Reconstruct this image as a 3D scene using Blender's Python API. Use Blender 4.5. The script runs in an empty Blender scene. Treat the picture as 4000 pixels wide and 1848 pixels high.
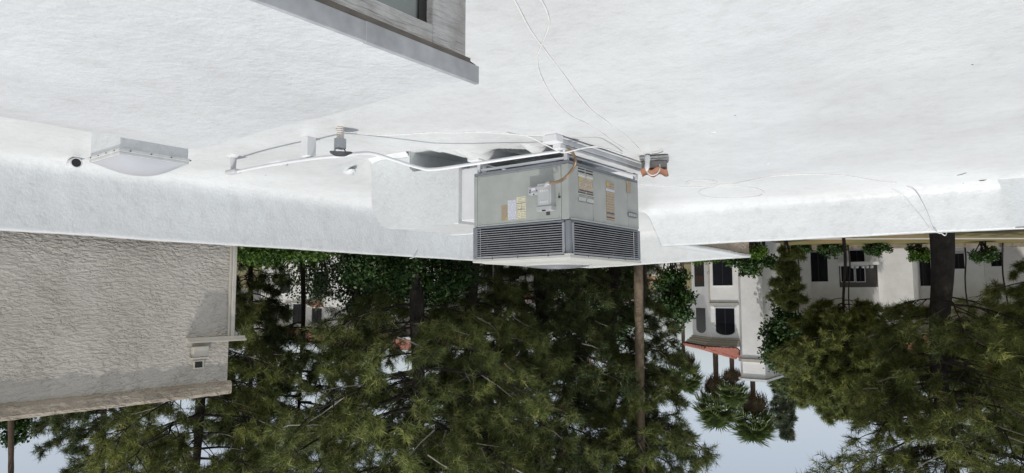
import bpy, math, random
import numpy as np
from mathutils import Vector, Matrix, noise
R = math.radians
random.seed(7); rng = np.random.default_rng(7)
scn = bpy.context.scene
col = scn.collection

# ------------------------------------------------------------------ camera
# World axes follow the building: X along the unit's service side, Y along the long parapet.
FPX = 2660.0; PITCH = R(5.0); YAW = R(52.0); EYE = Vector((0, 0, 1.6))
fw = Vector((math.cos(YAW), math.sin(YAW), 0)); rt = Vector((math.sin(YAW), -math.cos(YAW), 0)); UP = Vector((0, 0, 1))
f3 = fw * math.cos(PITCH) - UP * math.sin(PITCH); u3 = UP * math.cos(PITCH) + fw * math.sin(PITCH)
cd = bpy.data.cameras.new('camera'); cam = bpy.data.objects.new('camera', cd); col.objects.link(cam)
cd.sensor_width = 36; cd.lens = 36 * FPX / 4000; cd.clip_end = 2000; cd.clip_start = 0.05
# the photograph was taken with the phone upside down: the camera is rolled by half a turn
cam.matrix_world = Matrix(((-rt.x, -u3.x, -f3.x, EYE.x), (-rt.y, -u3.y, -f3.y, EYE.y), (-rt.z, -u3.z, -f3.z, EYE.z), (0, 0, 0, 1)))
scn.camera = cam
# ------------------------------------------------------------------ sky, sun, exposure
SUN_EL = 66.0; LX, LY = 0.36, 0.933            # horizontal travel of the sunlight
w = bpy.data.worlds.new('World'); scn.world = w; w.use_nodes = True
nt = w.node_tree; nt.nodes.clear()
sky = nt.nodes.new('ShaderNodeTexSky'); sky.sky_type = 'NISHITA'; sky.sun_disc = False
sky.sun_elevation = R(SUN_EL); sky.sun_rotation = math.atan2(-LX, -LY)
sky.altitude = 350; sky.air_density = 1.0; sky.dust_density = 3.0; sky.ozone_density = 1.0
bg = nt.nodes.new('ShaderNodeBackground'); bg.inputs['Strength'].default_value = 0.13
wo = nt.nodes.new('ShaderNodeOutputWorld')
hs_ = nt.nodes.new('ShaderNodeHueSaturation'); hs_.inputs['Saturation'].default_value = 0.46      # thin high haze
nt.links.new(sky.outputs[0], hs_.inputs['Color']); nt.links.new(hs_.outputs[0], bg.inputs['Color']); nt.links.new(bg.outputs[0], wo.inputs[0])
sl = bpy.data.lights.new('sun', 'SUN'); sl.energy = 2.4; sl.angle = R(0.53); sl.color = (1.0, 0.965, 0.91)
so = bpy.data.objects.new('sun', sl); col.objects.link(so)
ce = math.cos(R(SUN_EL))
so.rotation_euler = Vector((LX * ce, LY * ce, -math.sin(R(SUN_EL)))).to_track_quat('-Z', 'Y').to_euler()
so.location = (-5, -15, 35)
scn.view_settings.view_transform = 'Standard'; scn.view_settings.look = 'None'
scn.view_settings.exposure = 0.16; scn.view_settings.gamma = 1.0; scn.view_settings.use_curve_mapping = False

# ------------------------------------------------------------------ surveying helpers (picture position -> place)
def ray(x, y): return f3 + rt * ((2000 - x) / FPX) + u3 * ((y - 924) / FPX)
def atz(x, y, z=0.0): d = ray(x, y); return EYE + d * ((z - EYE.z) / d.z)
def atX(x, y, X): d = ray(x, y); return EYE + d * (X / d.x)
def atY(x, y, Y): d = ray(x, y); return EYE + d * (Y / d.y)
def atd(x, y, dep): d = ray(x, y); return EYE + d * (dep / d.dot(fw))
GZ = -2.5                                        # the lawn, below the roof (roof deck at z = 0)

# ------------------------------------------------------------------ materials
MATS = {}
def mat(name, c, rough=0.6, var=0.08, vscale=3.0, bump=0.0, bscale=40.0, metal=0.0, spec=0.5, transl=0.0, c2=None, stretch=None, bdist=0.01, detail=4.0, coat=0.0):
    m = bpy.data.materials.new(name); m.use_nodes = True; n = m.node_tree; N = n.nodes; L = n.links
    b = N['Principled BSDF']; b.inputs['Roughness'].default_value = rough; b.inputs['Metallic'].default_value = metal
    b.inputs['Specular IOR Level'].default_value = spec
    tc = N.new('ShaderNodeTexCoord'); src = tc.outputs['Object']
    if stretch:
        mp = N.new('ShaderNodeMapping'); mp.inputs['Scale'].default_value = stretch; L.new(src, mp.inputs['Vector']); srcv = mp.outputs[0]
    else: srcv = src
    nz = N.new('ShaderNodeTexNoise'); nz.inputs['Scale'].default_value = vscale; nz.inputs['Detail'].default_value = detail; L.new(src, nz.inputs['Vector'])
    rp = N.new('ShaderNodeValToRGB'); c2 = c2 or tuple(max(0, x * (1 - 2.2 * var)) for x in c)
    rp.color_ramp.elements[0].position = 0.3; rp.color_ramp.elements[1].position = 0.68
    rp.color_ramp.elements[0].color = (*c2, 1); rp.color_ramp.elements[1].color = (*c, 1)
    L.new(nz.outputs['Fac'], rp.inputs[0]); L.new(rp.outputs[0], b.inputs['Base Color'])
    if bump:
        bn = N.new('ShaderNodeTexNoise'); bn.inputs['Scale'].default_value = bscale; bn.inputs['Detail'].default_value = 5; bn.inputs['Distortion'].default_value = 0.4; L.new(srcv, bn.inputs['Vector'])
        bp = N.new('ShaderNodeBump'); bp.inputs['Strength'].default_value = bump; bp.inputs['Distance'].default_value = bdist
        L.new(bn.outputs['Fac'], bp.inputs['Height']); L.new(bp.outputs[0], b.inputs['Normal'])
    if transl:
        out = N['Material Output']; tr = N.new('ShaderNodeBsdfTranslucent'); L.new(rp.outputs[0], tr.inputs['Color'])
        mx = N.new('ShaderNodeMixShader'); mx.inputs[0].default_value = transl
        L.new(b.outputs[0], mx.inputs[1]); L.new(tr.outputs[0], mx.inputs[2]); L.new(mx.outputs[0], out.inputs['Surface'])
    MATS[name] = m; return m

def leafy(name, dark, mid, tip, dead, transl):
    m = bpy.data.materials.new(name); m.use_nodes = True; n = m.node_tree; N = n.nodes; L = n.links
    b = N['Principled BSDF']; b.inputs['Roughness'].default_value = 0.5; b.inputs['Specular IOR Level'].default_value = 0.35
    at = N.new('ShaderNodeAttribute'); at.attribute_name = 'tone'; rp = N.new('ShaderNodeValToRGB'); e = rp.color_ramp.elements
    e[0].position = 0.0; e[0].color = (*dead, 1); e[1].position = 1.0; e[1].color = (*tip, 1)
    for p_, c_ in ((0.06, dead), (0.09, dark), (0.55, mid), (0.85, tip)): q_ = e.new(p_); q_.color = (*c_, 1)
    tc = N.new('ShaderNodeTexCoord'); nz = N.new('ShaderNodeTexNoise'); nz.inputs['Scale'].default_value = 0.8; nz.inputs['Detail'].default_value = 4; L.new(tc.outputs['Object'], nz.inputs['Vector'])
    r2 = N.new('ShaderNodeValToRGB'); r2.color_ramp.elements[0].position = 0.35; r2.color_ramp.elements[1].position = 0.65; r2.color_ramp.elements[0].color = (0.62, 0.66, 0.62, 1); r2.color_ramp.elements[1].color = (1.1, 1.08, 0.95, 1); L.new(nz.outputs['Fac'], r2.inputs[0])
    mu = N.new('ShaderNodeMix'); mu.data_type = 'RGBA'; mu.blend_type = 'MULTIPLY'; mu.inputs[0].default_value = 1.0; L.new(at.outputs['Fac'], rp.inputs[0]); L.new(rp.outputs[0], mu.inputs[6]); L.new(r2.outputs[0], mu.inputs[7])
    L.new(mu.outputs[2], b.inputs['Base Color']); tr = N.new('ShaderNodeBsdfTranslucent'); L.new(mu.outputs[2], tr.inputs['Color']); mx = N.new('ShaderNodeMixShader'); mx.inputs[0].default_value = transl
    L.new(b.outputs[0], mx.inputs[1]); L.new(tr.outputs[0], mx.inputs[2]); L.new(mx.outputs[0], N['Material Output'].inputs['Surface']); return m

def foam_mat(name, c, dirt, bs=1.0):
    """white elastomeric roof coating over sprayed foam: dirt film, orange peel relief"""
    m = bpy.data.materials.new(name); m.use_nodes = True; n = m.node_tree; N = n.nodes; L = n.links
    b = N['Principled BSDF']; b.inputs['Roughness'].default_value = 0.36; b.inputs['Specular IOR Level'].default_value = 0.55
    tc = N.new('ShaderNodeTexCoord')
    a = N.new('ShaderNodeTexNoise'); a.inputs['Scale'].default_value = 0.55; a.inputs['Detail'].default_value = 7; a.inputs['Roughness'].default_value = 0.62; L.new(tc.outputs['Object'], a.inputs['Vector'])
    r1 = N.new('ShaderNodeValToRGB'); r1.color_ramp.elements[0].position = 0.36; r1.color_ramp.elements[1].position = 0.62
    r1.color_ramp.elements[0].color = (*dirt, 1); r1.color_ramp.elements[1].color = (*c, 1); L.new(a.outputs['Fac'], r1.inputs[0])
    mp = N.new('ShaderNodeMapping'); mp.inputs['Scale'].default_value = (5, 5, 5); L.new(tc.outputs['Object'], mp.inputs['Vector'])
    s = N.new('ShaderNodeTexNoise'); s.inputs['Scale'].default_value = 1.6; s.inputs['Detail'].default_value = 8; s.inputs['Roughness'].default_value = 0.75; L.new(mp.outputs[0], s.inputs['Vector'])
    r2 = N.new('ShaderNodeValToRGB'); r2.color_ramp.elements[0].position = 0.30; r2.color_ramp.elements[1].position = 0.52
    r2.color_ramp.elements[0].color = (0.80, 0.79, 0.765, 1); r2.color_ramp.elements[1].color = (1, 1, 1, 1); L.new(s.outputs['Fac'], r2.inputs[0])
    mu = N.new('ShaderNodeMix'); mu.data_type = 'RGBA'; mu.blend_type = 'MULTIPLY'; mu.inputs[0].default_value = 0.55
    L.new(r1.outputs[0], mu.inputs[6]); L.new(r2.outputs[0], mu.inputs[7]); L.new(mu.outputs[2], b.inputs['Base Color'])
    f1 = N.new('ShaderNodeTexNoise'); f1.inputs['Scale'].default_value = 26; f1.inputs['Detail'].default_value = 6; f1.inputs['Roughness'].default_value = 0.6; L.new(tc.outputs['Object'], f1.inputs['Vector'])
    f2 = N.new('ShaderNodeTexNoise'); f2.inputs['Scale'].default_value = 5; f2.inputs['Detail'].default_value = 3; L.new(tc.outputs['Object'], f2.inputs['Vector'])
    b1 = N.new('ShaderNodeBump'); b1.inputs['Strength'].default_value = 0.55 * bs; b1.inputs['Distance'].default_value = 0.012; L.new(f1.outputs['Fac'], b1.inputs['Height'])
    b2 = N.new('ShaderNodeBump'); b2.inputs['Strength'].default_value = 0.35 * bs; b2.inputs['Distance'].default_value = 0.03; L.new(f2.outputs['Fac'], b2.inputs['Height']); L.new(b1.outputs[0], b2.inputs['Normal'])
    L.new(b2.outputs[0], b.inputs['Normal']); return m

def stucco_mat(name, c, c2, dist=0.03):
    """hand trowelled stucco: short horizontal ridges and flat trowel islands"""
    m = bpy.data.materials.new(name); m.use_nodes = True; n = m.node_tree; N = n.nodes; L = n.links
    b = N['Principled BSDF']; b.inputs['Roughness'].default_value = 0.9; b.inputs['Specular IOR Level'].default_value = 0.2
    tc = N.new('ShaderNodeTexCoord')
    def dashes(rot, sc, lo, hi, off):
        mp = N.new('ShaderNodeMapping'); mp.inputs['Scale'].default_value = sc; mp.inputs['Rotation'].default_value = (rot, 0, 0); mp.inputs['Location'].default_value = (off, off, off); L.new(tc.outputs['Object'], mp.inputs['Vector'])
        a = N.new('ShaderNodeTexNoise'); a.inputs['Scale'].default_value = 1.0; a.inputs['Detail'].default_value = 2.2; a.inputs['Roughness'].default_value = 0.55; a.inputs['Distortion'].default_value = 0.35; L.new(mp.outputs[0], a.inputs['Vector'])
        ra = N.new('ShaderNodeValToRGB'); ra.color_ramp.elements[0].position = lo; ra.color_ramp.elements[1].position = hi; L.new(a.outputs['Fac'], ra.inputs[0]); return ra
    d1 = dashes(0.10, (7, 8, 24), 0.36, 0.60, 0); d2 = dashes(-0.4, (8, 13, 26), 0.34, 0.56, 7)
    ra = N.new('ShaderNodeMix'); ra.data_type = 'RGBA'; ra.blend_type = 'MULTIPLY'; ra.inputs[0].default_value = 1.0; L.new(d1.outputs[0], ra.inputs[6]); L.new(d2.outputs[0], ra.inputs[7])
    im = N.new('ShaderNodeTexNoise'); im.inputs['Scale'].default_value = 3.2; im.inputs['Detail'].default_value = 3; L.new(tc.outputs['Object'], im.inputs['Vector'])
    ir = N.new('ShaderNodeValToRGB'); ir.color_ramp.elements[0].position = 0.38; ir.color_ramp.elements[1].position = 0.60; L.new(im.outputs['Fac'], ir.inputs[0])
    isl = N.new('ShaderNodeMix'); isl.data_type = 'RGBA'; isl.inputs[7].default_value = (1, 1, 1, 1); L.new(ir.outputs[0], isl.inputs[0]); L.new(ra.outputs[2], isl.inputs[6])
    md = N.new('ShaderNodeMix'); md.data_type = 'RGBA'; md.inputs[0].default_value = 0.6; L.new(ra.outputs[2], md.inputs[6]); L.new(isl.outputs[2], md.inputs[7]); ra = md
    g = N.new('ShaderNodeTexNoise'); g.inputs['Scale'].default_value = 60; g.inputs['Detail'].default_value = 4; L.new(tc.outputs['Object'], g.inputs['Vector'])
    b1 = N.new('ShaderNodeBump'); b1.inputs['Strength'].default_value = 0.9; b1.inputs['Distance'].default_value = dist; L.new(ra.outputs[2], b1.inputs['Height'])
    b2 = N.new('ShaderNodeBump'); b2.inputs['Strength'].default_value = 0.3; b2.inputs['Distance'].default_value = 0.006; L.new(g.outputs['Fac'], b2.inputs['Height']); L.new(b1.outputs[0], b2.inputs['Normal']); L.new(b2.outputs[0], b.inputs['Normal'])
    v = N.new('ShaderNodeTexNoise'); v.inputs['Scale'].default_value = 1.3; v.inputs['Detail'].default_value = 6; L.new(tc.outputs['Object'], v.inputs['Vector'])
    rv = N.new('ShaderNodeValToRGB'); rv.color_ramp.elements[0].position = 0.33; rv.color_ramp.elements[1].position = 0.65
    rv.color_ramp.elements[0].color = (*c2, 1); rv.color_ramp.elements[1].color = (*c, 1); L.new(v.outputs['Fac'], rv.inputs[0]); L.new(rv.outputs[0], b.inputs['Base Color']); return m

def print_mat(name, paper, ink, sx, sz, bars=()):
    """printed label: paper with rows of small print (object z = height 0..1, object x = width 0..1)"""
    m = bpy.data.materials.new(name); m.use_nodes = True; n = m.node_tree; N = n.nodes; L = n.links
    b = N['Principled BSDF']; b.inputs['Roughness'].default_value = 0.45
    tc = N.new('ShaderNodeTexCoord'); mp = N.new('ShaderNodeMapping'); mp.inputs['Scale'].default_value = (sx, 1, sz); L.new(tc.outputs['Object'], mp.inputs['Vector'])
    sep = N.new('ShaderNodeSeparateXYZ'); L.new(mp.outputs[0], sep.inputs[0])
    fr = N.new('ShaderNodeMath'); fr.operation = 'FRACT'; L.new(sep.outputs['Z'], fr.inputs[0])
    gt = N.new('ShaderNodeMath'); gt.operation = 'GREATER_THAN'; gt.inputs[1].default_value = 0.42; L.new(fr.outputs[0], gt.inputs[0])
    nz = N.new('ShaderNodeTexNoise'); nz.inputs['Scale'].default_value = 1.0; nz.inputs['Detail'].default_value = 2; L.new(mp.outputs[0], nz.inputs['Vector'])
    g2 = N.new('ShaderNodeMath'); g2.operation = 'GREATER_THAN'; g2.inputs[1].default_value = 0.44; L.new(nz.outputs['Fac'], g2.inputs[0])
    an = N.new('ShaderNodeMath'); an.operation = 'MULTIPLY'; L.new(gt.outputs[0], an.inputs[0]); L.new(g2.outputs[0], an.inputs[1])
    mx = N.new('ShaderNodeMix'); mx.data_type = 'RGBA'; mx.inputs[6].default_value = (*paper, 1); mx.inputs[7].default_value = (*ink, 1)
    L.new(an.outputs[0], mx.inputs[0]); L.new(mx.outputs[2], b.inputs['Base Color']); return m

M = dict(
 foam=foam_mat('foam_coating', (0.66, 0.685, 0.682), (0.56, 0.573, 0.573), 0.7),
 foam_wall=foam_mat('foam_coating_rough', (0.645, 0.67, 0.672), (0.585, 0.60, 0.60), 1.0),
 foam_grey=foam_mat('foam_coating_grey', (0.62, 0.643, 0.648), (0.535, 0.55, 0.555), 1.05),  # slightly greyer coating for the raised roof block
 stucco=stucco_mat('grey_stucco', (0.485, 0.452, 0.405), (0.41, 0.38, 0.335), 0.026),
 stucco_tan=stucco_mat('tan_stucco', (0.35, 0.305, 0.25), (0.28, 0.24, 0.19), 0.03),
 stucco_beige=stucco_mat('beige_stucco', (0.62, 0.53, 0.44), (0.55, 0.46, 0.375), 0.012),
 stucco_white=stucco_mat('white_stucco', (0.80, 0.795, 0.775), (0.73, 0.72, 0.70), 0.006),
 panel=mat('unit_panel_paint', (0.35, 0.368, 0.348), 0.42, 0.07, 5, 0.08, 300, bdist=0.001),
 panel_dk=mat('unit_louvre_paint', (0.19, 0.205, 0.23), 0.5, 0.10, 4, 0.1, 200, bdist=0.001),
 slat=mat('louvre_slat_paint', (0.29, 0.30, 0.315), 0.45, 0.10, 5),
 lid=mat('unit_lid_paint', (0.52, 0.52, 0.48), 0.5, 0.06, 3),
 dark=mat('dark_coil', (0.012, 0.013, 0.018), 0.7, 0.2, 8),
 black=mat('black_plastic', (0.015, 0.015, 0.015), 0.4, 0.1),
 boxgrey=mat('switch_box_paint', (0.42, 0.43, 0.43), 0.4, 0.06, 6),
 steel=mat('galvanised_steel', (0.42, 0.44, 0.46), 0.38, 0.15, 9, metal=0.6),
 steel_dk=mat('dull_steel', (0.10, 0.105, 0.11), 0.5, 0.2, 9, metal=0.3),
 white=mat('white_paint', (0.70, 0.71, 0.715), 0.45, 0.04, 5, 0.1, 60),
 cream=mat('cream_trim', (0.50, 0.47, 0.41), 0.6, 0.07, 5, 0.1, 80),
 rail=mat('rail_paint', (0.58, 0.59, 0.60), 0.45, 0.08, 6),
 flex=mat('flexible_conduit', (0.34, 0.25, 0.165), 0.35, 0.15, 12, metal=0.5),
 rust=mat('rusty_white', (0.68, 0.665, 0.64), 0.6, 0.12, 25, c2=(0.58, 0.50, 0.42)),
 flash=mat('drip_edge_metal', (0.42, 0.435, 0.45), 0.5, 0.2, 9, metal=0.1, c2=(0.27, 0.275, 0.28), detail=8),
 oldwood=mat('weathered_white_wood', (0.62, 0.61, 0.59), 0.8, 0.05, 9, 1.0, 22, c2=(0.38, 0.355, 0.33), stretch=(1, 0.3, 3), detail=9, bdist=.02),
 barewood=mat('bare_grey_wood', (0.20, 0.175, 0.15), 0.85, 0.2, 8, 0.6, 20, stretch=(1, 0.3, 3)),
 clay=mat('clay_tile', (0.36, 0.165, 0.10), 0.8, 0.15, 6, 0.2, 60, c2=(0.24, 0.12, 0.07)),
 roofclay=mat('roof_clay', (0.34, 0.13, 0.092), 0.85, 0.12, 5, c2=(0.17, 0.065, 0.05)),
 concrete=mat('mortar_block', (0.30, 0.29, 0.275), 0.9, 0.15, 8, 0.5, 30),
 dome=mat('skylight_acrylic', (0.44, 0.455, 0.48), 0.3, 0.02, 2),
 curb=mat('skylight_frame', (0.62, 0.63, 0.62), 0.45, 0.08, 9),
 stain=mat('dark_debris', (0.10, 0.075, 0.05), 0.9, 0.2, 20),
 cable=mat('white_cable', (0.74, 0.74, 0.72), 0.5, 0.08, 30),
 window=mat('window_glass', (0.012, 0.013, 0.018), 0.12, 0.1, 1, spec=0.25),
 pane=mat('old_pane', (0.22, 0.25, 0.235), 0.06, 0.12, 4, 0.15, 5, bdist=0.004, spec=0.8),
 wframe=mat('window_frame_dark', (0.03, 0.028, 0.027), 0.6, 0.1),
porch=mat('porch_shade_paint', (0.11, 0.10, 0.095), 0.8, 0.1, 2),  # dark tone painted in for the shade of the porch
 lawn=mat('lawn', (0.075, 0.085, 0.022), 0.95, 0.1, 0.35, 0.8, 18, c2=(0.17, 0.12, 0.05), detail=9),
 path=mat('concrete_path', (0.40, 0.37, 0.33), 0.9, 0.08, 2),
 bark=mat('pine_bark', (0.045, 0.036, 0.030), 0.95, 0.2, 6, 1.0, 14, c2=(0.018, 0.015, 0.013), stretch=(1, 1, 0.3), bdist=0.05),
 limb=mat('pine_limb', (0.035, 0.030, 0.026), 0.95, 0.2, 6),
 twig=mat('bleached_twig', (0.36, 0.33, 0.29), 0.9, 0.15, 10),
 palmbark=mat('palm_trunk', (0.30, 0.235, 0.165), 0.95, 0.1, 4, 1.0, 10, c2=(0.17, 0.13, 0.09), stretch=(1, 1, 5), bdist=0.04),
 palmdark=mat('dark_palm_trunk', (0.12, 0.085, 0.06), 0.95, 0.1, 4, 0.8, 10, stretch=(1, 1, 5), bdist=0.03),
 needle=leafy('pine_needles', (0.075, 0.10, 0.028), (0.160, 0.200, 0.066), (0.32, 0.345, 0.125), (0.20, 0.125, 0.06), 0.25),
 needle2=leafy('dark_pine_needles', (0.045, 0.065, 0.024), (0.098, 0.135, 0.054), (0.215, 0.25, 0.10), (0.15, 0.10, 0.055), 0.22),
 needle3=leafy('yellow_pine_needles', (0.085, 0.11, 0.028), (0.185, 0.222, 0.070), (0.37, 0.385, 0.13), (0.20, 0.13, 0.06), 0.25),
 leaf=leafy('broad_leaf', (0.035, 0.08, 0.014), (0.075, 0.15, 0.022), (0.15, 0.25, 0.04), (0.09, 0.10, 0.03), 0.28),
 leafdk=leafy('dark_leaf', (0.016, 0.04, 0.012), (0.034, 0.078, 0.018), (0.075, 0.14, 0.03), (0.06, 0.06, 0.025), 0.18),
 leafpale=leafy('grey_green_leaf', (0.08, 0.105, 0.07), (0.15, 0.18, 0.12), (0.22, 0.25, 0.17), (0.12, 0.11, 0.08), 0.2),
 hedge=leafy('hedge_leaf', (0.06, 0.12, 0.015), (0.10, 0.19, 0.02), (0.16, 0.26, 0.035), (0.08, 0.12, 0.02), 0.25),
 pinkflower=mat('pink_flower', (0.50, 0.20, 0.24), 0.7, 0.1, 1.5),
 frond=mat('palm_frond', (0.15, 0.205, 0.065), 0.4, 0.1, 1.2, transl=0.25, c2=(0.065, 0.10, 0.03)),
 deadfrond=mat('dead_frond', (0.13, 0.095, 0.05), 0.8, 0.15, 2, transl=0.1),
 lab_brown=print_mat('brown_label', (0.36, 0.29, 0.20), (0.24, 0.19, 0.13), 9, 15),
 lab_tan=print_mat('tan_label', (0.46, 0.39, 0.29), (0.27, 0.22, 0.16), 7, 11),
 lab_white=print_mat('white_label', (0.60, 0.61, 0.66), (0.33, 0.34, 0.40), 8, 22),
 lab_yellow=print_mat('yellow_label', (0.62, 0.59, 0.43), (0.36, 0.34, 0.26), 6, 13),
 navy=mat('navy_print', (0.03, 0.04, 0.10), 0.5, 0.05), yellow=mat('warning_yellow', (0.50, 0.40, 0.06), 0.5, 0.05),
 badge=mat('badge_plate', (0.11, 0.115, 0.125), 0.35, 0.1), badge_l=mat('badge_letters', (0.42, 0.43, 0.44), 0.35, 0.1),
)

# ------------------------------------------------------------------ mesh helpers
class MB:
    def __init__(s): s.v = []; s.f = []
    def quad(s, a, b, c, d): i = len(s.v); s.v += [tuple(a), tuple(b), tuple(c), tuple(d)]; s.f.append((i, i+1, i+2, i+3)); return s
    def poly(s, pts): i = len(s.v); s.v += [tuple(p) for p in pts]; s.f.append(tuple(range(i, i+len(pts)))); return s
    def hexa(s, p):   # 8 corners, bottom 4 then top 4
        i = len(s.v); s.v += [tuple(q) for q in p]
        s.f += [(i, i+3, i+2, i+1), (i+4, i+5, i+6, i+7), (i, i+1, i+5, i+4), (i+1, i+2, i+6, i+5), (i+2, i+3, i+7, i+6), (i+3, i, i+4, i+7)]; return s
    def box(s, x0, x1, y0, y1, z0, z1):
        return s.hexa([(x0, y0, z0), (x1, y0, z0), (x1, y1, z0), (x0, y1, z0), (x0, y0, z1), (x1, y0, z1), (x1, y1, z1), (x0, y1, z1)])
    def prism(s, prof, d):   # extrude a closed 3d polygon by vector d
        i = len(s.v); n = len(prof); d = Vector(d)
        s.v += [tuple(p) for p in prof] + [tuple(Vector(p) + d) for p in prof]
        s.f.append(tuple(range(i + n - 1, i - 1, -1))); s.f.append(tuple(range(i + n, i + 2*n)))
        for k in range(n): s.f.append((i+k, i+(k+1) % n, i+n+(k+1) % n, i+n+k))
        return s
    def tube(s, pts, r, n=8, caps=True):
        pts = [Vector(p) for p in pts]; rs = r if hasattr(r, '__len__') else [r] * len(pts)
        i0 = len(s.v); prev = None
        for k, p in enumerate(pts):
            t = (pts[min(k+1, len(pts)-1)] - pts[max(k-1, 0)])
            t = t.normalized() if t.length > 1e-9 else Vector((0, 0, 1))
            if prev is None:
                a = t.orthogonal().normalized()
            else:
                a = prev - t * prev.dot(t); a = a.normalized() if a.length > 1e-6 else t.orthogonal().normalized()
            prev = a; b = t.cross(a)
            for j in range(n):
                an = 2*math.pi*j/n; s.v.append(tuple(p + (a*math.cos(an) + b*math.sin(an)) * rs[k]))
        for k in range(len(pts)-1):
            for j in range(n):
                q = i0 + k*n; s.f.append((q+j, q+(j+1) % n, q+n+(j+1) % n, q+n+j))
        if caps:
            s.f.append(tuple(range(i0+n-1, i0-1, -1))); e = i0 + (len(pts)-1)*n; s.f.append(tuple(range(e, e+n)))
        return s
    def lathe(s, c, prof, n=24):   # prof: (r, z)
        c = Vector(c); i0 = len(s.v)
        for (r, z) in prof:
            for j in range(n): s.v.append((c.x + r*math.cos(2*math.pi*j/n), c.y + r*math.sin(2*math.pi*j/n), c.z + z))
        for k in range(len(prof)-1):
            for j in range(n):
                q = i0 + k*n; s.f.append((q+j, q+(j+1) % n, q+n+(j+1) % n, q+n+j))
        s.f.append(tuple(range(i0+n-1, i0-1, -1))); e = i0+(len(prof)-1)*n; s.f.append(tuple(range(e, e+n))); return s
    def build(s, name, m, parent=None, smooth=False, bevel=0.0, origin=None):
        me = bpy.data.meshes.new(name)
        v = s.v
        if origin is not None: o_ = Vector(origin); v = [(p[0]-o_.x, p[1]-o_.y, p[2]-o_.z) for p in v]
        me.from_pydata(v, [], s.f); me.validate(); me.materials.append(M[m] if isinstance(m, str) else m)
        if smooth: me.polygons.foreach_set('use_smooth', [True]*len(me.polygons))
        me.update()
        o = bpy.data.objects.new(name, me); col.objects.link(o)
        if origin is not None: o.location = origin
        if parent is not None: o.parent = parent
        if bevel:
            bm_ = o.modifiers.new('bevel', 'BEVEL'); bm_.width = bevel; bm_.segments = 2; bm_.limit_method = 'ANGLE'; bm_.angle_limit = R(40)
        return o
def B(*a): return MB().box(*a)
def tag(o, label, cat, group=None):
    o['label'] = label; o['category'] = cat
    if group: o['group'] = group
    return o
def thing(name, loc, label, cat, group=None, mw=None):
    o = bpy.data.objects.new(name, None); col.objects.link(o); o.empty_display_size = 0.1
    if mw is not None: o.matrix_world = mw
    else: o.location = loc
    return tag(o, label, cat, group)
def struct(o): o['kind'] = 'structure'; return o
def raw(name, v, f, m, parent=None, smooth=False, loc=None):
    me = bpy.data.meshes.new(name); v = np.asarray(v, dtype=np.float64)
    if loc is not None: v = v - np.array(loc)
    f = np.asarray(f, dtype=np.int32); k = f.shape[1]
    me.vertices.add(len(v)); me.vertices.foreach_set('co', v.ravel())
    me.loops.add(f.size); me.loops.foreach_set('vertex_index', f.ravel())
    me.polygons.add(len(f)); me.polygons.foreach_set('loop_start', np.arange(0, f.size, k, dtype=np.int32)); me.polygons.foreach_set('loop_total', np.full(len(f), k, dtype=np.int32))
    me.update(calc_edges=True); me.validate(); me.materials.append(M[m] if isinstance(m, str) else m)
    if smooth: me.polygons.foreach_set('use_smooth', np.ones(len(f), dtype=bool))
    o = bpy.data.objects.new(name, me); col.objects.link(o)
    if loc is not None: o.location = loc
    if parent is not None: o.parent = parent
    return o
def smooth_path(pts, k=6):
    pts = [Vector(p) for p in pts]; out = []
    for i in range(len(pts)-1):
        p0 = pts[max(i-1, 0)]; p1 = pts[i]; p2 = pts[i+1]; p3 = pts[min(i+2, len(pts)-1)]
        for j in range(k):
            t = j/k; out.append(0.5*((2*p1) + (p2-p0)*t + (2*p0-5*p1+4*p2-p3)*t*t + (3*p1-p0-3*p2+p3)*t**3))
    out.append(pts[-1]); return out
def sstep(a, b, x): t = np.clip((x-a)/(b-a), 0, 1); return t*t*(3-2*t)

# ================================================================== THE SETTING
g = B(-400, 400, -400, 400, GZ-1.0, GZ).build('ground', 'lawn'); struct(g)
p0, p1 = atd(2600, 938, 50.0), atd(4700, 936, 48.0)
pd = (p1 - p0).normalized(); pn = Vector((-pd.y, pd.x, 0)); pa = Vector((p0.x, p0.y, GZ)) - pd*40; pb = Vector((p1.x, p1.y, GZ)) + pd*40
up8 = Vector((0, 0, 0.02))
struct(MB().hexa([pa, pb, pb + pn*1.1, pa + pn*1.1, pa+up8, pb+up8, pb+pn*1.1+up8, pa+pn*1.1+up8]).build('path', 'path'))

# ---- roof deck: gently uneven sprayed foam with the sunken bay under the unit
PX, PY = 9.42, 11.72         # inner faces of the parapets
SX, SY = 5.62, 15.55         # the step in the outline
def axis(a, b, fa, fb, c, d):
    return np.concatenate([np.arange(a, fa, c), np.arange(fa, fb, d), np.arange(fb, b+1e-6, c)])
gx = axis(-7, 9.6, 3.3, 7.7, 0.12, 0.04); gy = axis(-6, 16.0, 4.7, 8.0, 0.12, 0.04)
lip_px = [(2165, 548), (2105, 592), (2065, 588), (2020, 570), (1935, 585), (1872, 612), (1850, 622), (1740, 600), (1640, 582)]
lip = sorted([(atz(x, y).x, atz(x, y).y) for x, y in lip_px]); lipx = np.array([q[0] for q in lip] + [6.0, 6.9, 7.6]); lipy = np.array([q[1] for q in lip] + [5.05, 5.1, 5.6])
def deck_z(X, Y):
    z = 0.010*np.sin(1.3*X+0.4)*np.sin(1.1*Y+1.0) + 0.006*np.sin(3.1*X-0.7*Y) + 0.005*np.sin(2.3*Y+1.9*X+2) + 0.003*np.sin(7.1*X+3.3*Y)*np.sin(5.7*Y-2.2*X)
    lp = np.interp(X, lipx, lipy); wd = np.where(X < 5.0, 0.10, np.clip(0.10 + (X-5.0)*0.55, 0.10, 0.75))
    pit = sstep(0, 1, (Y-lp)/wd) * sstep(3.80, 3.90, X) * (1-sstep(6.9, 7.7, X)) * (1-sstep(7.6, 8.3, Y))
    return z - 0.27*pit
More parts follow.
